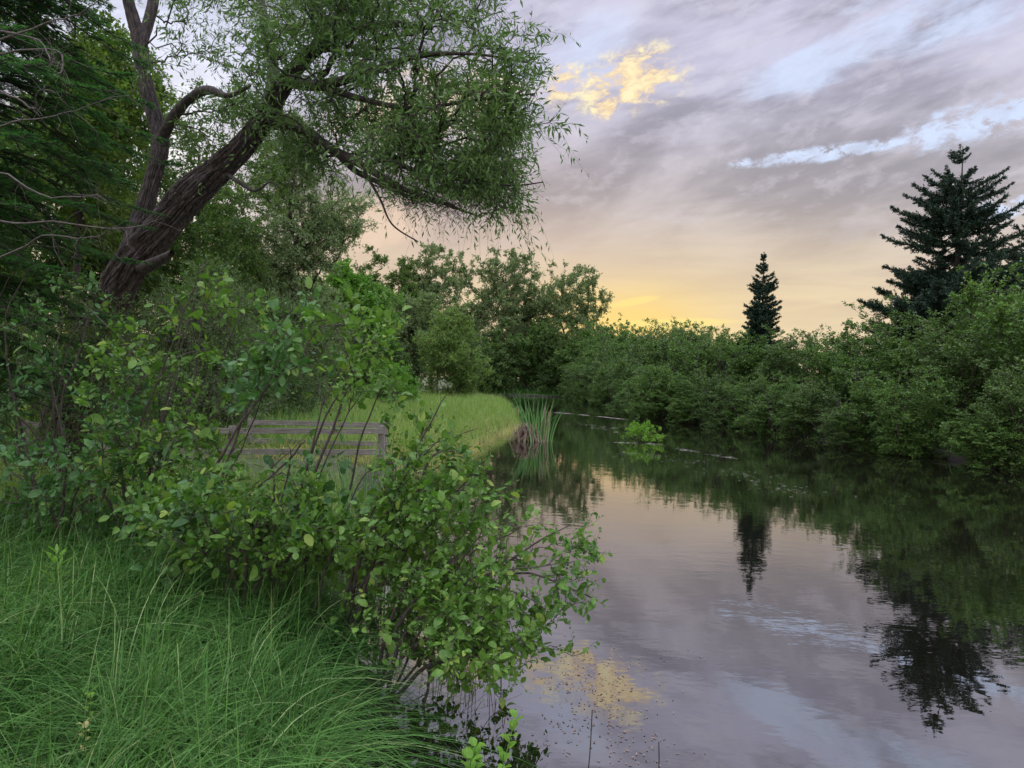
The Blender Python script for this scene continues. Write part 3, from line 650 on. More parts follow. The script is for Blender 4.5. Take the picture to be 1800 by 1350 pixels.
# ------------------------------------------------------------------ spruces
def spruce(name, px, Y, top, prof, label, nb=150, seed=3, z0=.3, dens=1.0):
    """prof: list of (fraction of height from the top, half width in m)"""
    b = np.array(gpt(px, Y)); H = top_h(px, top, Y, b[2]); aw_ = Acc(); al_ = Acc()
    pts = np.stack([np.zeros(24), np.zeros(24), np.linspace(-.2, H, 24)], -1); pts[:, :2] += np.cumsum(rng.normal(size=(24, 2)) * .012, 0)
    V, q = tubes(pts[None], (np.linspace(H * .017, .012, 24))[None], 8); aw_.add(V, q)
    prof = np.array(prof); BP = []
    fr_ = np.sort(rng.random(nb) ** .75) * .93 + .012
    for k, f in enumerate(fr_):
        z = H * (1 - f); a_ = k * 2.399 + rng.normal() * .25
        r_ = np.interp(f, prof[:, 0], prof[:, 1]) * rng.uniform(.5, 1.2) * (1 + .2 * math.sin(a_ * 2 + 1.3 + f * 9))
        s = np.linspace(0, 1, 8)
        rise = (.24 - .50 * min(f * 1.8, 1.0)) * r_ * s + .14 * r_ * s ** 2.6 - .10 * r_ * np.sin(s * np.pi)
        p = np.stack([np.cos(a_ + .12 * s) * r_ * s, np.sin(a_ + .12 * s) * r_ * s, z + rise], -1); BP.append(p)
    BP = np.array(BP); rl = np.linalg.norm(BP[:, -1] - BP[:, 0], axis=1)
    V, q = tubes(BP, (rl[:, None] * .009 + .004) * np.linspace(1, .25, 8)[None], 4); aw_.add(V, q)
    # side sprays on every branch, flat plates that droop a little
    cnt = np.maximum((rl * 26 * dens), 8).astype(int); j = np.repeat(np.arange(nb), cnt); n_ = len(j)
    t_ = np.clip(.10 + .92 * rng.random(n_) ** .75, 0, 1); f = t_ * 7; i = np.minimum(f.astype(int), 6); f = (f - i)[:, None]
    bb = BP[j, i] * (1 - f) + BP[j, i + 1] * f; d0 = unit(BP[j, i + 1] - BP[j, i]); sidev = unit(np.cross(d0, [0, 0, 1.0])) * np.where(rng.random(n_) < .5, -1, 1)[:, None]
    ln = np.clip(rl[j] * .32 * (1.15 - t_), np.minimum(.05 + .2 * rl[j], .17), .75) * rng.uniform(.6, 1.2, n_)
    d = unit(d0 * .8 + sidev * rng.uniform(.2, 1.1, n_)[:, None] + np.stack([0 * ln, 0 * ln, rng.normal(size=n_) * .34 + .02], -1))
    Q = 3; tw_ = bb[:, None] + d[:, None] * (np.linspace(0, 1, Q)[None, :, None] * ln[:, None, None]); tw_[:, -1, 2] += ln * rng.uniform(-.12, .14, n_)
    V, q = tubes(tw_, np.broadcast_to(np.array([.006, .005, .003]), (n_, Q)), 3); aw_.add(V, q)
    per = np.maximum((ln * 74), 11).astype(int); k = np.repeat(np.arange(n_), per); m_ = len(k); u = rng.random(m_)
    fu = u * 2; i2 = np.minimum(fu.astype(int), 1); fu = (fu - i2)[:, None]
    pb = tw_[k, i2] * (1 - fu) + tw_[k, i2 + 1] * fu; ax = unit(d[k] * .8 + rdir(m_) * .8)
    V, fs = leaves(pb, ax, rdir(m_), rng.uniform(.06, .13, m_), .036, 'lance'); al_.add(V, *fs)
    # leader
    u = rng.random(160); pb = np.stack([0 * u, 0 * u, H - .9 + .95 * u], -1); ax = unit(rdir(160) + [0, 0, .8]); V, fs = leaves(pb, ax, rdir(160), .1, .025); al_.add(V, *fs)
    rt = empty(name, b); tag(rt, label, 'tree', 'spruces above the far bank shrubs'); aw_.obj('trunk', MT['twig'], rt); al_.obj('crown', MT['needle'], rt); return rt
spruce('spruce_tree', 1332, 43, 445, [(0, .03), (.06, .22), (.2, .6), (.45, 1.15), (.65, 1.9), (.8, 2.4), (1, 2.5)], 'slender spruce standing alone above the shrubs', nb=420, dens=1.7)
spruce('spruce_tree', 1668, 34, 256, [(0, .15), (.05, .8), (.12, 1.4), (.18, 1.8), (.3, 2.5), (.40, 3.2), (.48, 4.1), (.7, 4.5), (.85, 4.4), (1, 3.6)], 'large broad dark spruce towering over the far bank', nb=330, dens=1.35)
spruce('spruce_tree', 1835, 37, 368, [(0, .4), (.15, 2.0), (.3, 2.8), (.6, 3.6), (1, 3.6)], 'shorter dark spruce cut off by the right edge of the view', nb=260, dens=1.3)

# ------------------------------------------------------------------ fir at the left edge
def fir():
    base = P(-90, 950, 7.2); base[2] = float(gz(base[0], 7.2)); rt = empty('fir_tree', base); tag(rt, 'dark fir with layered green boughs at the left edge', 'tree')
    aw_ = Acc(); al_ = Acc(); H = 9.0
    pts = np.stack([np.zeros(16), np.zeros(16), np.linspace(-.2, H, 16)], -1); V, q = tubes(pts[None], np.linspace(.20, .03, 16)[None], 10); aw_.add(V, q)
    BP = []
    for k in range(130):
        z = rng.uniform(1.2, 6.6) if k > 20 else rng.uniform(6, 9); a_ = rng.uniform(-1.3, 1.4) if rng.random() < .85 else rng.random() * 6.28
        r_ = np.interp(z, [1, 2.6, 4.2, 6, 9], [1.2, 1.85, 2.0, 1.5, .3]) * rng.uniform(.65, 1.08); s = np.linspace(0, 1, 9)
        BP.append(np.stack([np.cos(a_ + .15 * s) * r_ * s, np.sin(a_ + .15 * s) * r_ * s, z + r_ * (-.06 * s + .05 * np.sin(s * 6) - .12 * s ** 2)], -1))
    BP = np.array(BP); nb = len(BP); V, q = tubes(BP, .016 * np.linspace(1, .2, 9)[None] * np.ones((nb, 1)), 5); aw_.add(V, q)
    rl = np.linalg.norm(BP[:, -1] - BP[:, 0], axis=1); cnt = (rl * 44).astype(int); j = np.repeat(np.arange(nb), cnt); n_ = len(j)
    t_ = .12 + .88 * rng.random(n_); f = t_ * 8; i = np.minimum(f.astype(int), 7); f = (f - i)[:, None]
    bb = BP[j, i] * (1 - f) + BP[j, i + 1] * f; d0 = unit(BP[j, i + 1] - BP[j, i]); sv = unit(np.cross(d0, [0, 0, 1.0])) * np.where(rng.random(n_) < .5, -1, 1)[:, None]
    ln = np.clip(rl[j] * .2 * (1.2 - t_), .06, .26) * rng.uniform(.7, 1.2, n_); d = unit(d0 * .55 + sv * .95 + np.stack([0 * ln, 0 * ln, -.08 + rng.normal(size=n_) * .1], -1))
    tw_ = bb[:, None] + d[:, None] * (np.linspace(0, 1, 3)[None, :, None] * ln[:, None, None]); tw_[:, -1, 2] -= ln * .08
    V, q = tubes(tw_, np.broadcast_to(np.array([.004, .003, .002]), (n_, 3)), 3); aw_.add(V, q)
    per = (ln * 150).astype(int) + 6; k = np.repeat(np.arange(n_), per); m_ = len(k); u = rng.random(m_) * 2; i2 = np.minimum(u.astype(int), 1); u = (u - i2)[:, None]
    pb = tw_[k, i2] * (1 - u) + tw_[k, i2 + 1] * u; sv2 = unit(np.cross(d[k], [0, 0, 1.0])) * np.where(rng.random(m_) < .5, -1, 1)[:, None]
    ax = unit(d[k] * .6 + sv2 * .8 + np.stack([0 * pb[:, 0], 0 * pb[:, 0], rng.uniform(-.1, .5, m_)], -1))
    V, fs = leaves(pb, ax, np.array([[0, 0, 1.0]]) + rdir(m_) * .3, rng.uniform(.030, .050, m_), .010); al_.add(V, *fs)
    aw_.obj('trunk', MT['twig'], rt); al_.obj('crown', MT['fir_needle'], rt)
fir()
# bare dead branches in front of the fir, held by a dead sapling at the left edge
def dead_sapling():
    b = P(-40, 1000, 5.6); b[2] = float(gz(b[0], 5.6)); rt = empty('dead_sapling', b); tag(rt, 'bare grey dead sapling with branches reaching across the fir', 'tree'); aw_ = Acc()
    trunk = smooth_line([b, P(-30, 820, 5.6), P(-20, 600, 5.6), P(-35, 400, 5.5), P(-30, 150, 5.4), P(-50, -50, 5.4)], 40); r_ = np.linspace(.035, .01, 40); V, q = tubes(trunk[None], r_[None], 7); aw_.add(V, q)
    arms = [[(-32, 380), (40, 395), (110, 392), (220, 402), (288, 372)], [(-30, 300), (30, 310), (90, 340), (170, 345), (200, 350)], [(-30, 225), (12, 215), (70, 206), (130, 185), (235, 160)],
            [(-32, 100), (40, 85), (110, 85), (122, 130), (100, 60)], [(-40, 80), (60, 40), (120, 22), (170, -10)], [(-30, 150), (14, 165), (50, 190), (62, 155), (92, 160)], [(-32, 60), (60, 70), (95, 110), (118, 128)],
            [(-30, 470), (30, 440), (80, 415), (150, 420), (210, 400)]]
    arms2 = []
    for a_ in arms:
        p = np.array([P(x_, y_, 5.5 - .12 * i) for i, (x_, y_) in enumerate(a_)]); arms2.append(smooth_line(p, 14) + np.cumsum(rng.normal(size=(14, 3)) * .010, 0))
    arms2 = np.array(arms2); V, q = tubes(arms2, np.broadcast_to(np.linspace(.009, .002, 14), (len(arms2), 14)), 5); aw_.add(V, q)
    foliate(aw_, Acc(), arms2, tw=16, twl=.3, per=1, tr=.0018, start=.2, spread=.7, upb=.0)
    ob = aw_.obj('trunk', MT['dead_bark'], rt, b)
dead_sapling()

# ------------------------------------------------------------------ near shrubs on the bank
def near_shrub(name, px, Y, stems_px, polys, label, mt='near_leaf', L=.085, W=.062, tw=5, twl=.24, per=5, natt_w=.004, srad=.017, shape='ovate', r0=.0022, group='broad leaved shrubs on the near bank', upb=.25, spread=.7, wig=.08, tr=.0014, flat=.7, z=None, dens=.55):
    x_ = float(P(px, 900, Y)[0]); b = np.array([x_, Y, float(gz(x_, Y)) if z is None else z]); rt = empty(name, b); tag(rt, label, 'shrub', group); aw_ = Acc(); al_ = Acc(); st_ = []
    for sp in stems_px:
        c = [b + np.array([rng.normal() * .06, rng.normal() * .06, -.06])] + [P(a_[0], a_[1], a_[2] if len(a_) > 2 else Y) for a_ in sp]
        pts = smooth_line(c, 22); pts[1:] += np.cumsum(rng.normal(size=(21, 3)) * .006, 0); rad = srad * np.linspace(1, .22, 22) * rng.uniform(.75, 1.15)
        V, q = tubes(pts[None], rad[None], 7); aw_.add(V, q); st_.append((pts, rad))
    lo_ = np.array(stems_px[0][0][:2]); tips = np.array([q_[-1][:2] for q_ in stems_px], float)
    ex = []
    if shape == 'ovate':
        for _k in range(3):
            t0_, t1_ = tips[rng.integers(len(tips))], tips[rng.integers(len(tips))]; w0 = rng.random(); tp_ = t0_ * w0 + t1_ * (1 - w0) + rng.normal(size=2) * 25; md_ = (lo_ + tp_) / 2 + rng.normal(size=2) * 30; yy_ = Y + rng.uniform(-.5, .5)
            c = [b + np.array([rng.normal() * .15, rng.normal() * .15, -.06]), P(md_[0], md_[1], (Y + yy_) / 2), P(tp_[0], tp_[1], yy_)]
            pts = smooth_line(c, 22); pts[1:] += np.cumsum(rng.normal(size=(21, 3)) * .007, 0); rad = srad * .6 * np.linspace(1, .2, 22); V, q = tubes(pts[None], rad[None], 6); aw_.add(V, q); st_.append((pts, rad))
    at = np.concatenate([poly_pts(p, max(4, int(n * dens)), y0, y1, 3, .13) for (p, n, y0, y1) in polys]); L = L * .80; W = W * .70; at = at[at[:, 2] > gz(at[:, 0], at[:, 1]) + .04]
    pa_ = woody(aw_, st_, at, K=6, r0=r0, pw=.40, wpath=.3, wig=wig, maxr=srad * .7)
    foliate(aw_, al_, pa_, tw, twl, per, L, W, shape, spread, upb, .05, tr, .25, flat, jl=.6)
    aw_.obj('stems', MT['shrub_bark'], rt, b); al_.obj('foliage', MT[mt], rt, b); return rt

near_shrub('broadleaf_shrub', 70, 6.6, [[(60, 850), (20, 700), (8, 560), (50, 470)], [(100, 850), (110, 700), (150, 600), (170, 520)], [(160, 870), (60, 760), (0, 700)], [(90, 820), (95, 640), (120, 530)]],
  [([(-60, 520), (130, 480), (240, 560), (260, 760), (260, 940), (0, 960), (-60, 800)], 150, 5.9, 7.4)], 'leafy shrub at the left edge below the fir', mt='near_leaf_b', L=.085, W=.055, dens=.75)
near_shrub('broadleaf_shrub', 230, 6.2, [[(235, 880), (245, 760), (290, 640), (335, 520), (370, 450)], [(215, 860), (200, 740), (240, 640), (130, 520)], [(270, 880), (320, 760), (345, 640), (360, 500)], [(190, 880), (120, 780), (90, 660)]],
  [([(140, 640), (300, 520), (420, 450), (440, 560), (400, 760), (330, 960), (180, 960)], 150, 5.4, 7.0), ([(200, 760), (420, 760), (430, 1000), (260, 990)], 60, 5.2, 6.2)], 'tall open shrub with long stems left of the railing', mt='near_leaf', L=.09, W=.062)
near_shrub('broadleaf_shrub', 330, 5.5, [[(350, 960), (400, 800), (440, 700), (470, 600), (520, 540)], [(340, 960), (370, 860), (420, 760), (500, 650), (560, 620)], [(310, 950), (290, 830), (320, 760)], [(360, 980), (430, 880), (520, 800), (540, 780)]],
  [([(360, 620), (470, 560), (540, 530), (560, 600), (520, 690), (420, 720)], 46, 5.0, 6.0), ([(250, 800), (360, 800), (420, 860), (600, 870), (600, 920), (500, 1020), (330, 1000), (240, 900)], 120, 4.8, 6.1)], 'dark stemmed shrub whose forked stems cross the left end of the railing', mt='near_leaf_b', L=.095, W=.068)
near_shrub('broadleaf_shrub', 480, 5.1, [[(510, 940), (560, 820), (600, 720), (640, 620), (660, 590)], [(500, 950), (530, 860), (570, 740), (620, 640), (600, 570)], [(520, 1000), (600, 900), (640, 760), (690, 640)], [(470, 980), (480, 880), (470, 800)]],
  [([(560, 560), (640, 555), (700, 600), (690, 700), (640, 720), (570, 640)], 66, 4.7, 5.6), ([(440, 880), (620, 870), (680, 880), (660, 1000), (560, 1060), (430, 1020)], 110, 4.5, 5.6)], 'shrub with thin stems rising in front of the railing', mt='near_leaf', L=.085, W=.06)
near_shrub('broadleaf_shrub', 600, 4.7, [[(640, 980), (690, 880), (740, 780), (780, 700)], [(660, 1000), (720, 900), (760, 800), (830, 780)], [(640, 1020), (740, 940), (800, 870), (850, 820)], [(620, 1000), (650, 900), (700, 800)]],
  [([(710, 800), (765, 715), (790, 715), (795, 770), (840, 800), (825, 900), (780, 1000), (700, 1000), (660, 900)], 175, 4.2, 5.3), ([(580, 960), (760, 960), (800, 1080), (640, 1110)], 70, 4.1, 5.0)], 'bright leafy shrub beside the water right of the railing', mt='near_leaf', L=.072, W=.055, tw=6)
near_shrub('broadleaf_shrub', 665, 4.35, [[(700, 1130), (790, 1060), (870, 1010), (940, 960), (1000, 930)], [(720, 1140), (800, 1090), (900, 1000), (985, 1010), (1045, 1030)], [(700, 1110), (780, 1000), (850, 960), (910, 930)], [(740, 1180), (820, 1160), (910, 1130), (980, 1090)], [(690, 1090), (740, 1000), (790, 950)]],
  [([(760, 980), (850, 940), (890, 945), (870, 1000), (920, 1060), (935, 1110), (890, 1160), (800, 1170), (690, 1170), (680, 1080)], 190, 3.8, 4.9), ([(930, 940), (1010, 915), (1030, 1000), (1045, 1030), (980, 1020), (920, 1000)], 26, 4.1, 4.6), ([(880, 1080), (980, 1090), (970, 1140), (900, 1160)], 22, 3.9, 4.4)],
  'shrub leaning far out over the water on long bare branches', mt='near_leaf', L=.060, W=.044, tw=6, twl=.16, per=6, upb=.1, dens=.7)
near_shrub('broadleaf_shrub', 420, 4.9, [[(430, 1000), (440, 930), (480, 880)], [(400, 1000), (380, 940), (330, 900)], [(450, 1020), (520, 960), (560, 920)]],
  [([(300, 880), (560, 880), (620, 1000), (560, 1090), (420, 1060), (290, 1010)], 110, 4.4, 5.3)], 'low shrub at the top edge of the long grass, middle of the thicket', mt='near_leaf', L=.08, W=.06)
near_shrub('broadleaf_shrub', 110, 6.0, [[(110, 900), (120, 830), (100, 760)], [(90, 900), (50, 850), (10, 820)], [(130, 900), (180, 860), (220, 830)]],
  [([(-30, 780), (260, 780), (280, 950), (160, 960), (-30, 930)], 90, 5.5, 6.5)], 'low shrub over the long grass at the left', mt='near_leaf_b', L=.085, W=.062)
# fine leaved willow thicket a little farther back
near_shrub('willow_shrub', 300, 8.5, [[(290, 800), (280, 680), (300, 560)], [(330, 800), (380, 660), (420, 540)], [(260, 800), (200, 700), (160, 600)]],
  [([(130, 560), (300, 520), (460, 500), (500, 600), (480, 720), (300, 780), (150, 740)], 200, 7.8, 9.6)], 'fine leaved grey green willow shrub behind the tall open shrub', mt='grey_leaf', L=.055, W=.016, shape='lance', tw=7, twl=.3, per=10, group=None, upb=.5, dens=1.0)
near_shrub('willow_shrub', 80, 9.0, [[(80, 800), (60, 680), (90, 600)], [(120, 800), (160, 700), (200, 640)]],
  [([(-60, 560), (150, 520), (260, 560), (280, 700), (240, 800), (-60, 820)], 260, 8.2, 10.0)], 'dark fine leaved shrub at the left under the willow trunk', mt='dark_leaf', L=.06, W=.03, shape='lance', tw=7, twl=.3, per=9, group=None, upb=.4, dens=1.0)

# ------------------------------------------------------------------ wooden railing of the little landing
m, t, o = mat('weathered grey wood'); tc_ = t.new('ShaderNodeTexCoord'); mp = t.new('ShaderNodeMapping'); t.l.new(tc_.outputs['Object'], mp.inputs[0]); mp.inputs['Scale'].default_value = (.6, 7, 7)
nn = t.noise(mp.outputs[0], 6, 8, .7, .6); n5 = t.noise(tc_.outputs['Object'], 3, 3)
cc = t.mix(t.ramp(nn, .3, .7), (.10, .095, .080, 1), (.27, .26, .225, 1)); cc = t.mix(t.math('MULTIPLY', t.ramp(n5, .5, .75), .35), cc, (.10, .085, .07, 1))
pp = t.new('ShaderNodeBsdfPrincipled'); t.put(pp.inputs['Base Color'], cc); pp.inputs['Roughness'].default_value = .85
bu = t.new('ShaderNodeBump'); bu.inputs['Strength'].default_value = .5; bu.inputs['Distance'].default_value = .006; t.put(bu.inputs['Height'], nn); t.l.new(bu.outputs[0], pp.inputs['Normal']); t.l.new(pp.outputs[0], o.inputs[0]); MT['wood'] = m
def beam(name, p0, p1, w_, h_, parent, origin, rag=.004):
    """box from p0 to p1, w_ thick across, h_ high, with slightly worn edges"""
    import bmesh
    p0 = np.array(p0, float) - origin; p1 = np.array(p1, float) - origin; d = p1 - p0; L_ = np.linalg.norm(d)
    bm = bmesh.new(); bmesh.ops.create_cube(bm, size=1)
    for v in bm.verts: v.co = Vector((v.co.x * L_, v.co.y * w_, v.co.z * h_))
    bmesh.ops.subdivide_edges(bm, edges=[e for e in bm.edges if abs(e.verts[0].co.x - e.verts[1].co.x) > 1e-4], cuts=7)
    bmesh.ops.bevel(bm, geom=[e for e in bm.edges if e.is_manifold and e.calc_face_angle(0) > .5], offset=min(w_, h_) * .08, segments=2, affect='EDGES')
    for v in bm.verts: v.co.z += math.sin(v.co.x * 3 + L_) * rag; v.co.y += math.cos(v.co.x * 2.3) * rag
    me = bpy.data.meshes.new(name); bm.to_mesh(me); bm.free(); me.materials.append(MT['wood'])
    o_ = bpy.data.objects.new(name, me); C.objects.link(o_); o_.parent = parent; o_.location = (p0 + p1) / 2
    o_.rotation_euler = Vector(d).to_track_quat('X', 'Z').to_euler(); return o_
def railing(name, ends, tops, rails, label, posts):
    """ends: two (px, Y); tops: py of the top of the posts at both ends; rails: list of (py at left, py at right, height)"""
    a_ = P(ends[0][0], tops[0], ends[0][1]); b_ = P(ends[1][0], tops[1], ends[1][1]); og = (a_ + b_) / 2; og[2] = .15
    rt = empty(name, og); tag(rt, label, 'railing', 'wooden railings of the small landing')
    for f in posts:
        p = a_ * (1 - f) + b_ * f; yv = np.array([0, .085, 0]); beam('post', p + yv + [0, 0, -1.45], p + yv + [0, 0, .02], .10, .12, rt, og)
    for (l_, r_, h_) in rails:
        ax_ = P(ends[0][0], l_, ends[0][1]); bx_ = P(ends[1][0], r_, ends[1][1]); beam('rail', ax_, bx_, .04, h_, rt, og)
    return rt
railing('wooden_railing', ((392, 12.6), (674, 12.9)), (751, 751), [(757.5, 758, .10), (794, 795, .10)], 'near weathered grey wooden railing with two boards by the water', (.045, .985))
railing('wooden_railing', ((436, 15.4), (682, 15.0)), (737, 743), [(742, 748, .105), (774, 781, .10)], 'rear weathered grey railing seen just above and behind the near one', (.01, .97))
railing('wooden_railing', ((30, 12.2), (402, 12.55)), (742, 752), [(746, 758, .10), (778, 795, .10)], 'left run of grey railing mostly hidden behind shrubs', (.02, .5))
# ------------------------------------------------------------------ cattails, bush in the river, foam, floating bits, stalks
def cattail(name, px, Y, n, Hh, label, spreadr=.35, z=-.1, lean=.28, dead=60, group=None):
    x_ = float(P(px, 775, Y)[0]); b = np.array([x_, Y, 0.0]); rt = empty(name, b); tag(rt, label, 'reeds', group)
    xy = np.array([x_, Y]) + rng.normal(size=(n, 2)) * spreadr * [.6, .5]; an = np.arctan2(xy[:, 1] - Y, xy[:, 0] - x_)
    blades('foliage', xy, rng.uniform(.7, 1.05, n) * Hh, rng.uniform(.018, .03, n) * (1.5 if Y > 20 else .7), lean, MT['reed'], None, K=7, tuft=.5, droop=.12, z=np.full(n, z), parent=rt, dirn=an, origin=b)
    if dead:
        acc = Acc(); c = b + np.array([-.35, -.1, 0]); th = rng.random(dead) * 6.28; r_ = rng.uniform(.25, .75, dead); 
        p0 = c + np.stack([np.cos(th) * r_, np.sin(th) * r_ * .7, np.full(dead, -.05)], -1); th2 = th + rng.uniform(2.2, 4.0, dead)
        top = c + np.stack([np.cos(th) * r_ * .25 + rng.normal(size=dead) * .12, np.sin(th) * r_ * .2, rng.uniform(.35, .68, dead)], -1)
        end = c + np.stack([np.cos(th2) * r_ * .7, np.sin(th2) * r_ * .5, rng.uniform(0, .35, dead)], -1)
        V, q = tubes(np.stack([p0, p0 * .5 + top * .5 + rng.normal(size=(dead, 3)) * .03, top, top * .45 + end * .55, end], 1), np.full((dead, 5), .010), 4); acc.add(V, q)
        k = 14; pb = b + np.stack([rng.uniform(.1, .5, k), rng.normal(size=k) * .15, np.full(k, -.05)], -1); pt = pb + np.stack([rng.normal(size=k) * .12, 0 * pb[:, 0], rng.uniform(.5, 1.5, k)], -1)
        V, q = tubes(np.stack([pb, (pb + pt) / 2, pt], 1), np.full((k, 3), .010), 4); acc.add(V, q)
        acc.obj('dead_stalks', MT['dead'], rt, b)
    return rt
cattail('cattail_clump', 942, 24.2, 95, 1.75, 'clump of green cattails in the river with a heap of dead brown stalks', spreadr=.42)
cattail('reed_clump', 640, 7.8, 120, 1.35, 'tall green reeds behind the near shrubs by the water', .42, z=.05, lean=.22, dead=0)
cattail('reed_clump', 735, 6.6, 60, .9, 'short green reeds at the water edge behind the leaning shrub', .35, z=.0, lean=.3, dead=0)
cattail('reed_clump', 470, 17.5, 90, 1.3, 'dark green reeds on the meadow just behind the rear railing', 1.0, z=.25, lean=.3, dead=0)
cattail('reed_clump', 590, 18.5, 60, 1.2, 'reeds on the meadow behind the right half of the rear railing', 1.0, z=.25, lean=.3, dead=0)
tb = tree('river_bush', P(1125, 776, 26.2), .68, 2.3, 'sprout_leaf', 'small bright green bush growing out of the river', cat='bush', natt=85, crown_lo=.0, nl=12, tw=5, twl=.14, per=7, L=.07, W=.045, trunk_r=.015, trunks=7, r0=.004, tr=.003, names=('stems', 'foliage'), bark='shrub_bark', upb=.5, stem_spread=.8)
tb.location.z = 0.0
m, t, o = mat('pale foam and pollen'); p_ = t.new('ShaderNodeBsdfPrincipled'); tc_ = t.new('ShaderNodeTexCoord'); nn = t.noise(tc_.outputs['Object'], 12, 5)
t.put(p_.inputs['Base Color'], t.mix(t.ramp(nn, .35, .7), (.22, .19, .16, 1), (.48, .43, .39, 1))); p_.inputs['Roughness'].default_value = .8; t.l.new(p_.outputs[0], o.inputs[0]); MT['foam'] = m
def flakes(acc, c, sx, sy, sides=7):
    n_ = len(c); a_ = np.arange(sides) / sides * 6.283; rr = rng.uniform(.6, 1.2, (n_, sides))
    V = np.stack([c[:, None, 0] + np.cos(a_) * rr * sx[:, None], c[:, None, 1] + np.sin(a_) * rr * sy[:, None], np.broadcast_to(c[:, 2:3], (n_, sides))], -1).reshape(-1, 3)
    acc.add(V, np.arange(n_ * sides).reshape(n_, sides))
def foam_line(name, pts, n_, wid, label, sx=.18, sy=.05):
    c = smooth_line([list(P(a_, b_, (HC) * F / (b_ - horizon(a_)))[:2]) for (a_, b_) in pts], 200); i = rng.integers(0, 200, n_ * 3); i = i[(np.sin(i * .11 + len(pts)) + .6 * np.sin(i * .37 + 1) > -.15)][:n_]; n_ = len(i)
    xy = c[i] + rng.normal(size=(n_, 2)) * wid; acc = Acc(); flakes(acc, np.column_stack([xy, np.full(n_, .006) + rng.random(n_) * .004]), rng.uniform(.3, 1, n_) * sx, rng.uniform(.3, 1, n_) * sy)
    tag(acc.obj(name, MT['foam'], smooth=False), label, 'foam', kind='stuff')
foam_line('foam_streak', [(970, 725), (1010, 728), (1050, 732), (1095, 737)], 110, .09, 'pale foam line right of the cattail clump', .3, .07)
foam_line('foam_streak', [(868, 692), (900, 693), (962, 697)], 130, .15, 'thin pale foam line across the far bend', .4, .16)
foam_line('foam_streak', [(1078, 778), (1110, 779), (1150, 781), (1190, 789), (1240, 797), (1300, 808)], 130, .12, 'pale foam line trailing from the river bush', .11, .018)
foam_line('foam_streak', [(1090, 797), (1150, 800), (1210, 812), (1280, 830), (1340, 850), (1400, 866)], 170, .5, 'scattered foam flecks below the river bush', .06, .014)
foam_line('foam_streak', [(1000, 745), (1060, 752), (1130, 765)], 40, .6, 'scattered foam flecks between cattails and river bush', .14, .04)
# floating leaflets near the shore
def bits():
    q_ = np.concatenate([np.stack([rng.normal(1030, 42, 210), rng.normal(1195, 28, 210)], -1), np.stack([rng.normal(1040, 55, 130), rng.normal(1265, 28, 130)], -1), np.stack([rng.normal(1110, 45, 60), rng.normal(1325, 22, 60)], -1), np.stack([rng.uniform(940, 1240, 30), rng.uniform(1140, 1345, 30)], -1)])
    xy = np.array([P(a_, b_, HC * F / (b_ - horizon(a_)))[:2] for a_, b_ in q_]); n_ = len(xy); acc = Acc(); z = np.full(n_, .004)
    V, fs = leaves(np.column_stack([xy, z]), np.column_stack([rng.normal(size=(n_, 2)), rng.uniform(-.05, .25, n_)]), np.array([[0, 0, 1.]]) + rdir(n_) * .15, rng.uniform(.008, .026, n_), rng.uniform(.006, .013, n_), 'ovate'); acc.add(V, *fs)
    tag(acc.obj('floating_debris', MT['debris']), 'small brown bits floating on the water near the bank', 'floating debris', kind='stuff')
bits()
for (x0, y0, x1, y1, lb) in ((1030, 1400, 1041, 1248, 'thin dead reed stalk standing in the water, the taller of two'), (1156, 1380, 1158, 1305, 'thin dead reed stalk standing in the water, the shorter of two')):
    a_ = P(x0, y0, 3.3); b_ = P(x1, y1, 3.3); og = a_.copy(); acc = Acc(); pts = smooth_line([a_ - [0, 0, .3], a_, (a_ + b_) / 2 + [.004, 0, 0], b_], 12); V, q = tubes(pts[None], np.linspace(.0035, .0028, 12)[None], 6); acc.add(V, q)
    ob = acc.obj('reed_stalk', MT['twig'], origin=og); ob.location = og; tag(ob, lb, 'reed stalk', 'dead reed stalks in the water')
# thin reed stems in the water behind the leaning shrub
acc = Acc(); n_ = 46; pxs = rng.uniform(770, 905, n_); Ys = rng.uniform(5.2, 7.5, n_); b_ = P(pxs, np.full(n_, 700.), Ys); b_[:, 2] = -.1; tpp = b_ + np.stack([rng.normal(size=n_) * .07, rng.normal(size=n_) * .05, rng.uniform(.4, .95, n_)], -1)
kink = tpp + np.stack([rng.normal(size=n_) * .12, rng.normal(size=n_) * .03, -rng.uniform(0, .35, n_)], -1)
V, q = tubes(np.stack([b_, (b_ + tpp) / 2, tpp, kink], 1), np.full((n_, 4), .0028), 4); acc.add(V, q)
tag(acc.obj('reed_stems', MT['dead']), 'thin dry reed stems in the water behind the leaning shrub', 'reeds', kind='stuff')

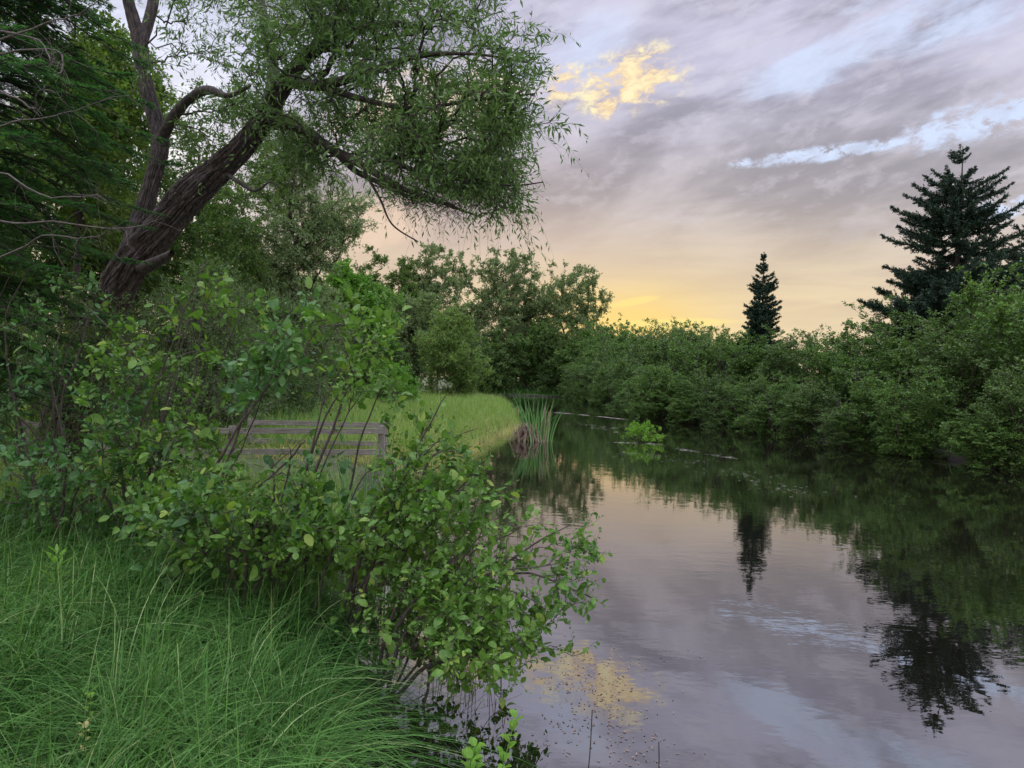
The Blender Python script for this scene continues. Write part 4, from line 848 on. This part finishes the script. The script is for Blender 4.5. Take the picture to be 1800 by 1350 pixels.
# ------------------------------------------------------------------ small plants in the grass
def sprout(name, px, py, Y, H, label, n_l=14, L=.10, W=.03, mt='sprout_leaf', shape='ovate', stems_n=1):
    top = P(px, py, Y); g = float(gz(top[0], Y)); b = np.array([top[0], Y, min(g, top[2] - H * .3)]); rt = empty(name, b); tag(rt, label, 'plant', 'small plants by the near bank'); aw_ = Acc(); al_ = Acc()
    for k in range(stems_n):
        e = top + rng.normal(size=3) * .06 * (stems_n > 1); pts = smooth_line([b, (b + e) / 2 + rng.normal(size=3) * .01, e], 10); V, q = tubes(pts[None], np.linspace(.004, .0015, 10)[None], 5); aw_.add(V, q)
        u = np.linspace(.45, 1, n_l); f = u * 9; i = np.minimum(f.astype(int), 8); f = (f - i)[:, None]; pb = pts[i] * (1 - f) + pts[i + 1] * f; th = np.arange(n_l) * 2.4
        ax = unit(np.stack([np.cos(th), np.sin(th), .35 + .5 * u], -1)); V, fs = leaves(pb, ax, np.array([[0, 0, 1.]]) + 0 * ax, L * rng.uniform(.7, 1.1, n_l), W, shape); al_.add(V, *fs)
    aw_.obj('stem', MT['grass'], rt, b); al_.obj('leaves', MT[mt], rt, b)
sprout('milkweed', 100, 972, 4.6, .5, 'narrow leaved green plant above the grass at the left', 16, .13, .022)
sprout('goldenrod', 262, 1115, 3.9, .5, 'narrow leaved plant in the middle of the long grass', 16, .12, .018, 'grass')
sprout('clover', 160, 1215, 3.1, .35, 'small pale three leaved plant in the lower left grass', 9, .035, .03)
sprout('clover', 148, 1270, 2.9, .3, 'yellowish small plant lowest in the left grass', 9, .035, .025, 'straw')
sprout('goldenrod', 628, 1130, 4.0, .5, 'narrow leaved plant in the grass at the foot of the shrubs', 16, .12, .018, 'grass')
sprout('maple_seedling', 848, 1278, 3.2, .6, 'fresh bright green seedling at the water edge, taller leaf cluster', 15, .065, .045, 'sprout_leaf', 'ovate', 2)
sprout('maple_seedling', 822, 1330, 3.0, .6, 'fresh bright green seedling at the very bottom of the view', 15, .065, .045, 'sprout_leaf', 'ovate', 2)
sprout('maple_seedling', 885, 1325, 3.1, .5, 'small bright seedling leaf cluster right of the bottom seedlings', 10, .055, .038, 'sprout_leaf', 'ovate', 1)
scene.cycles.max_bounces = 8; scene.cycles.diffuse_bounces = 1; scene.cycles.glossy_bounces = 3; scene.cycles.transmission_bounces = 2; scene.cycles.transparent_max_bounces = 4
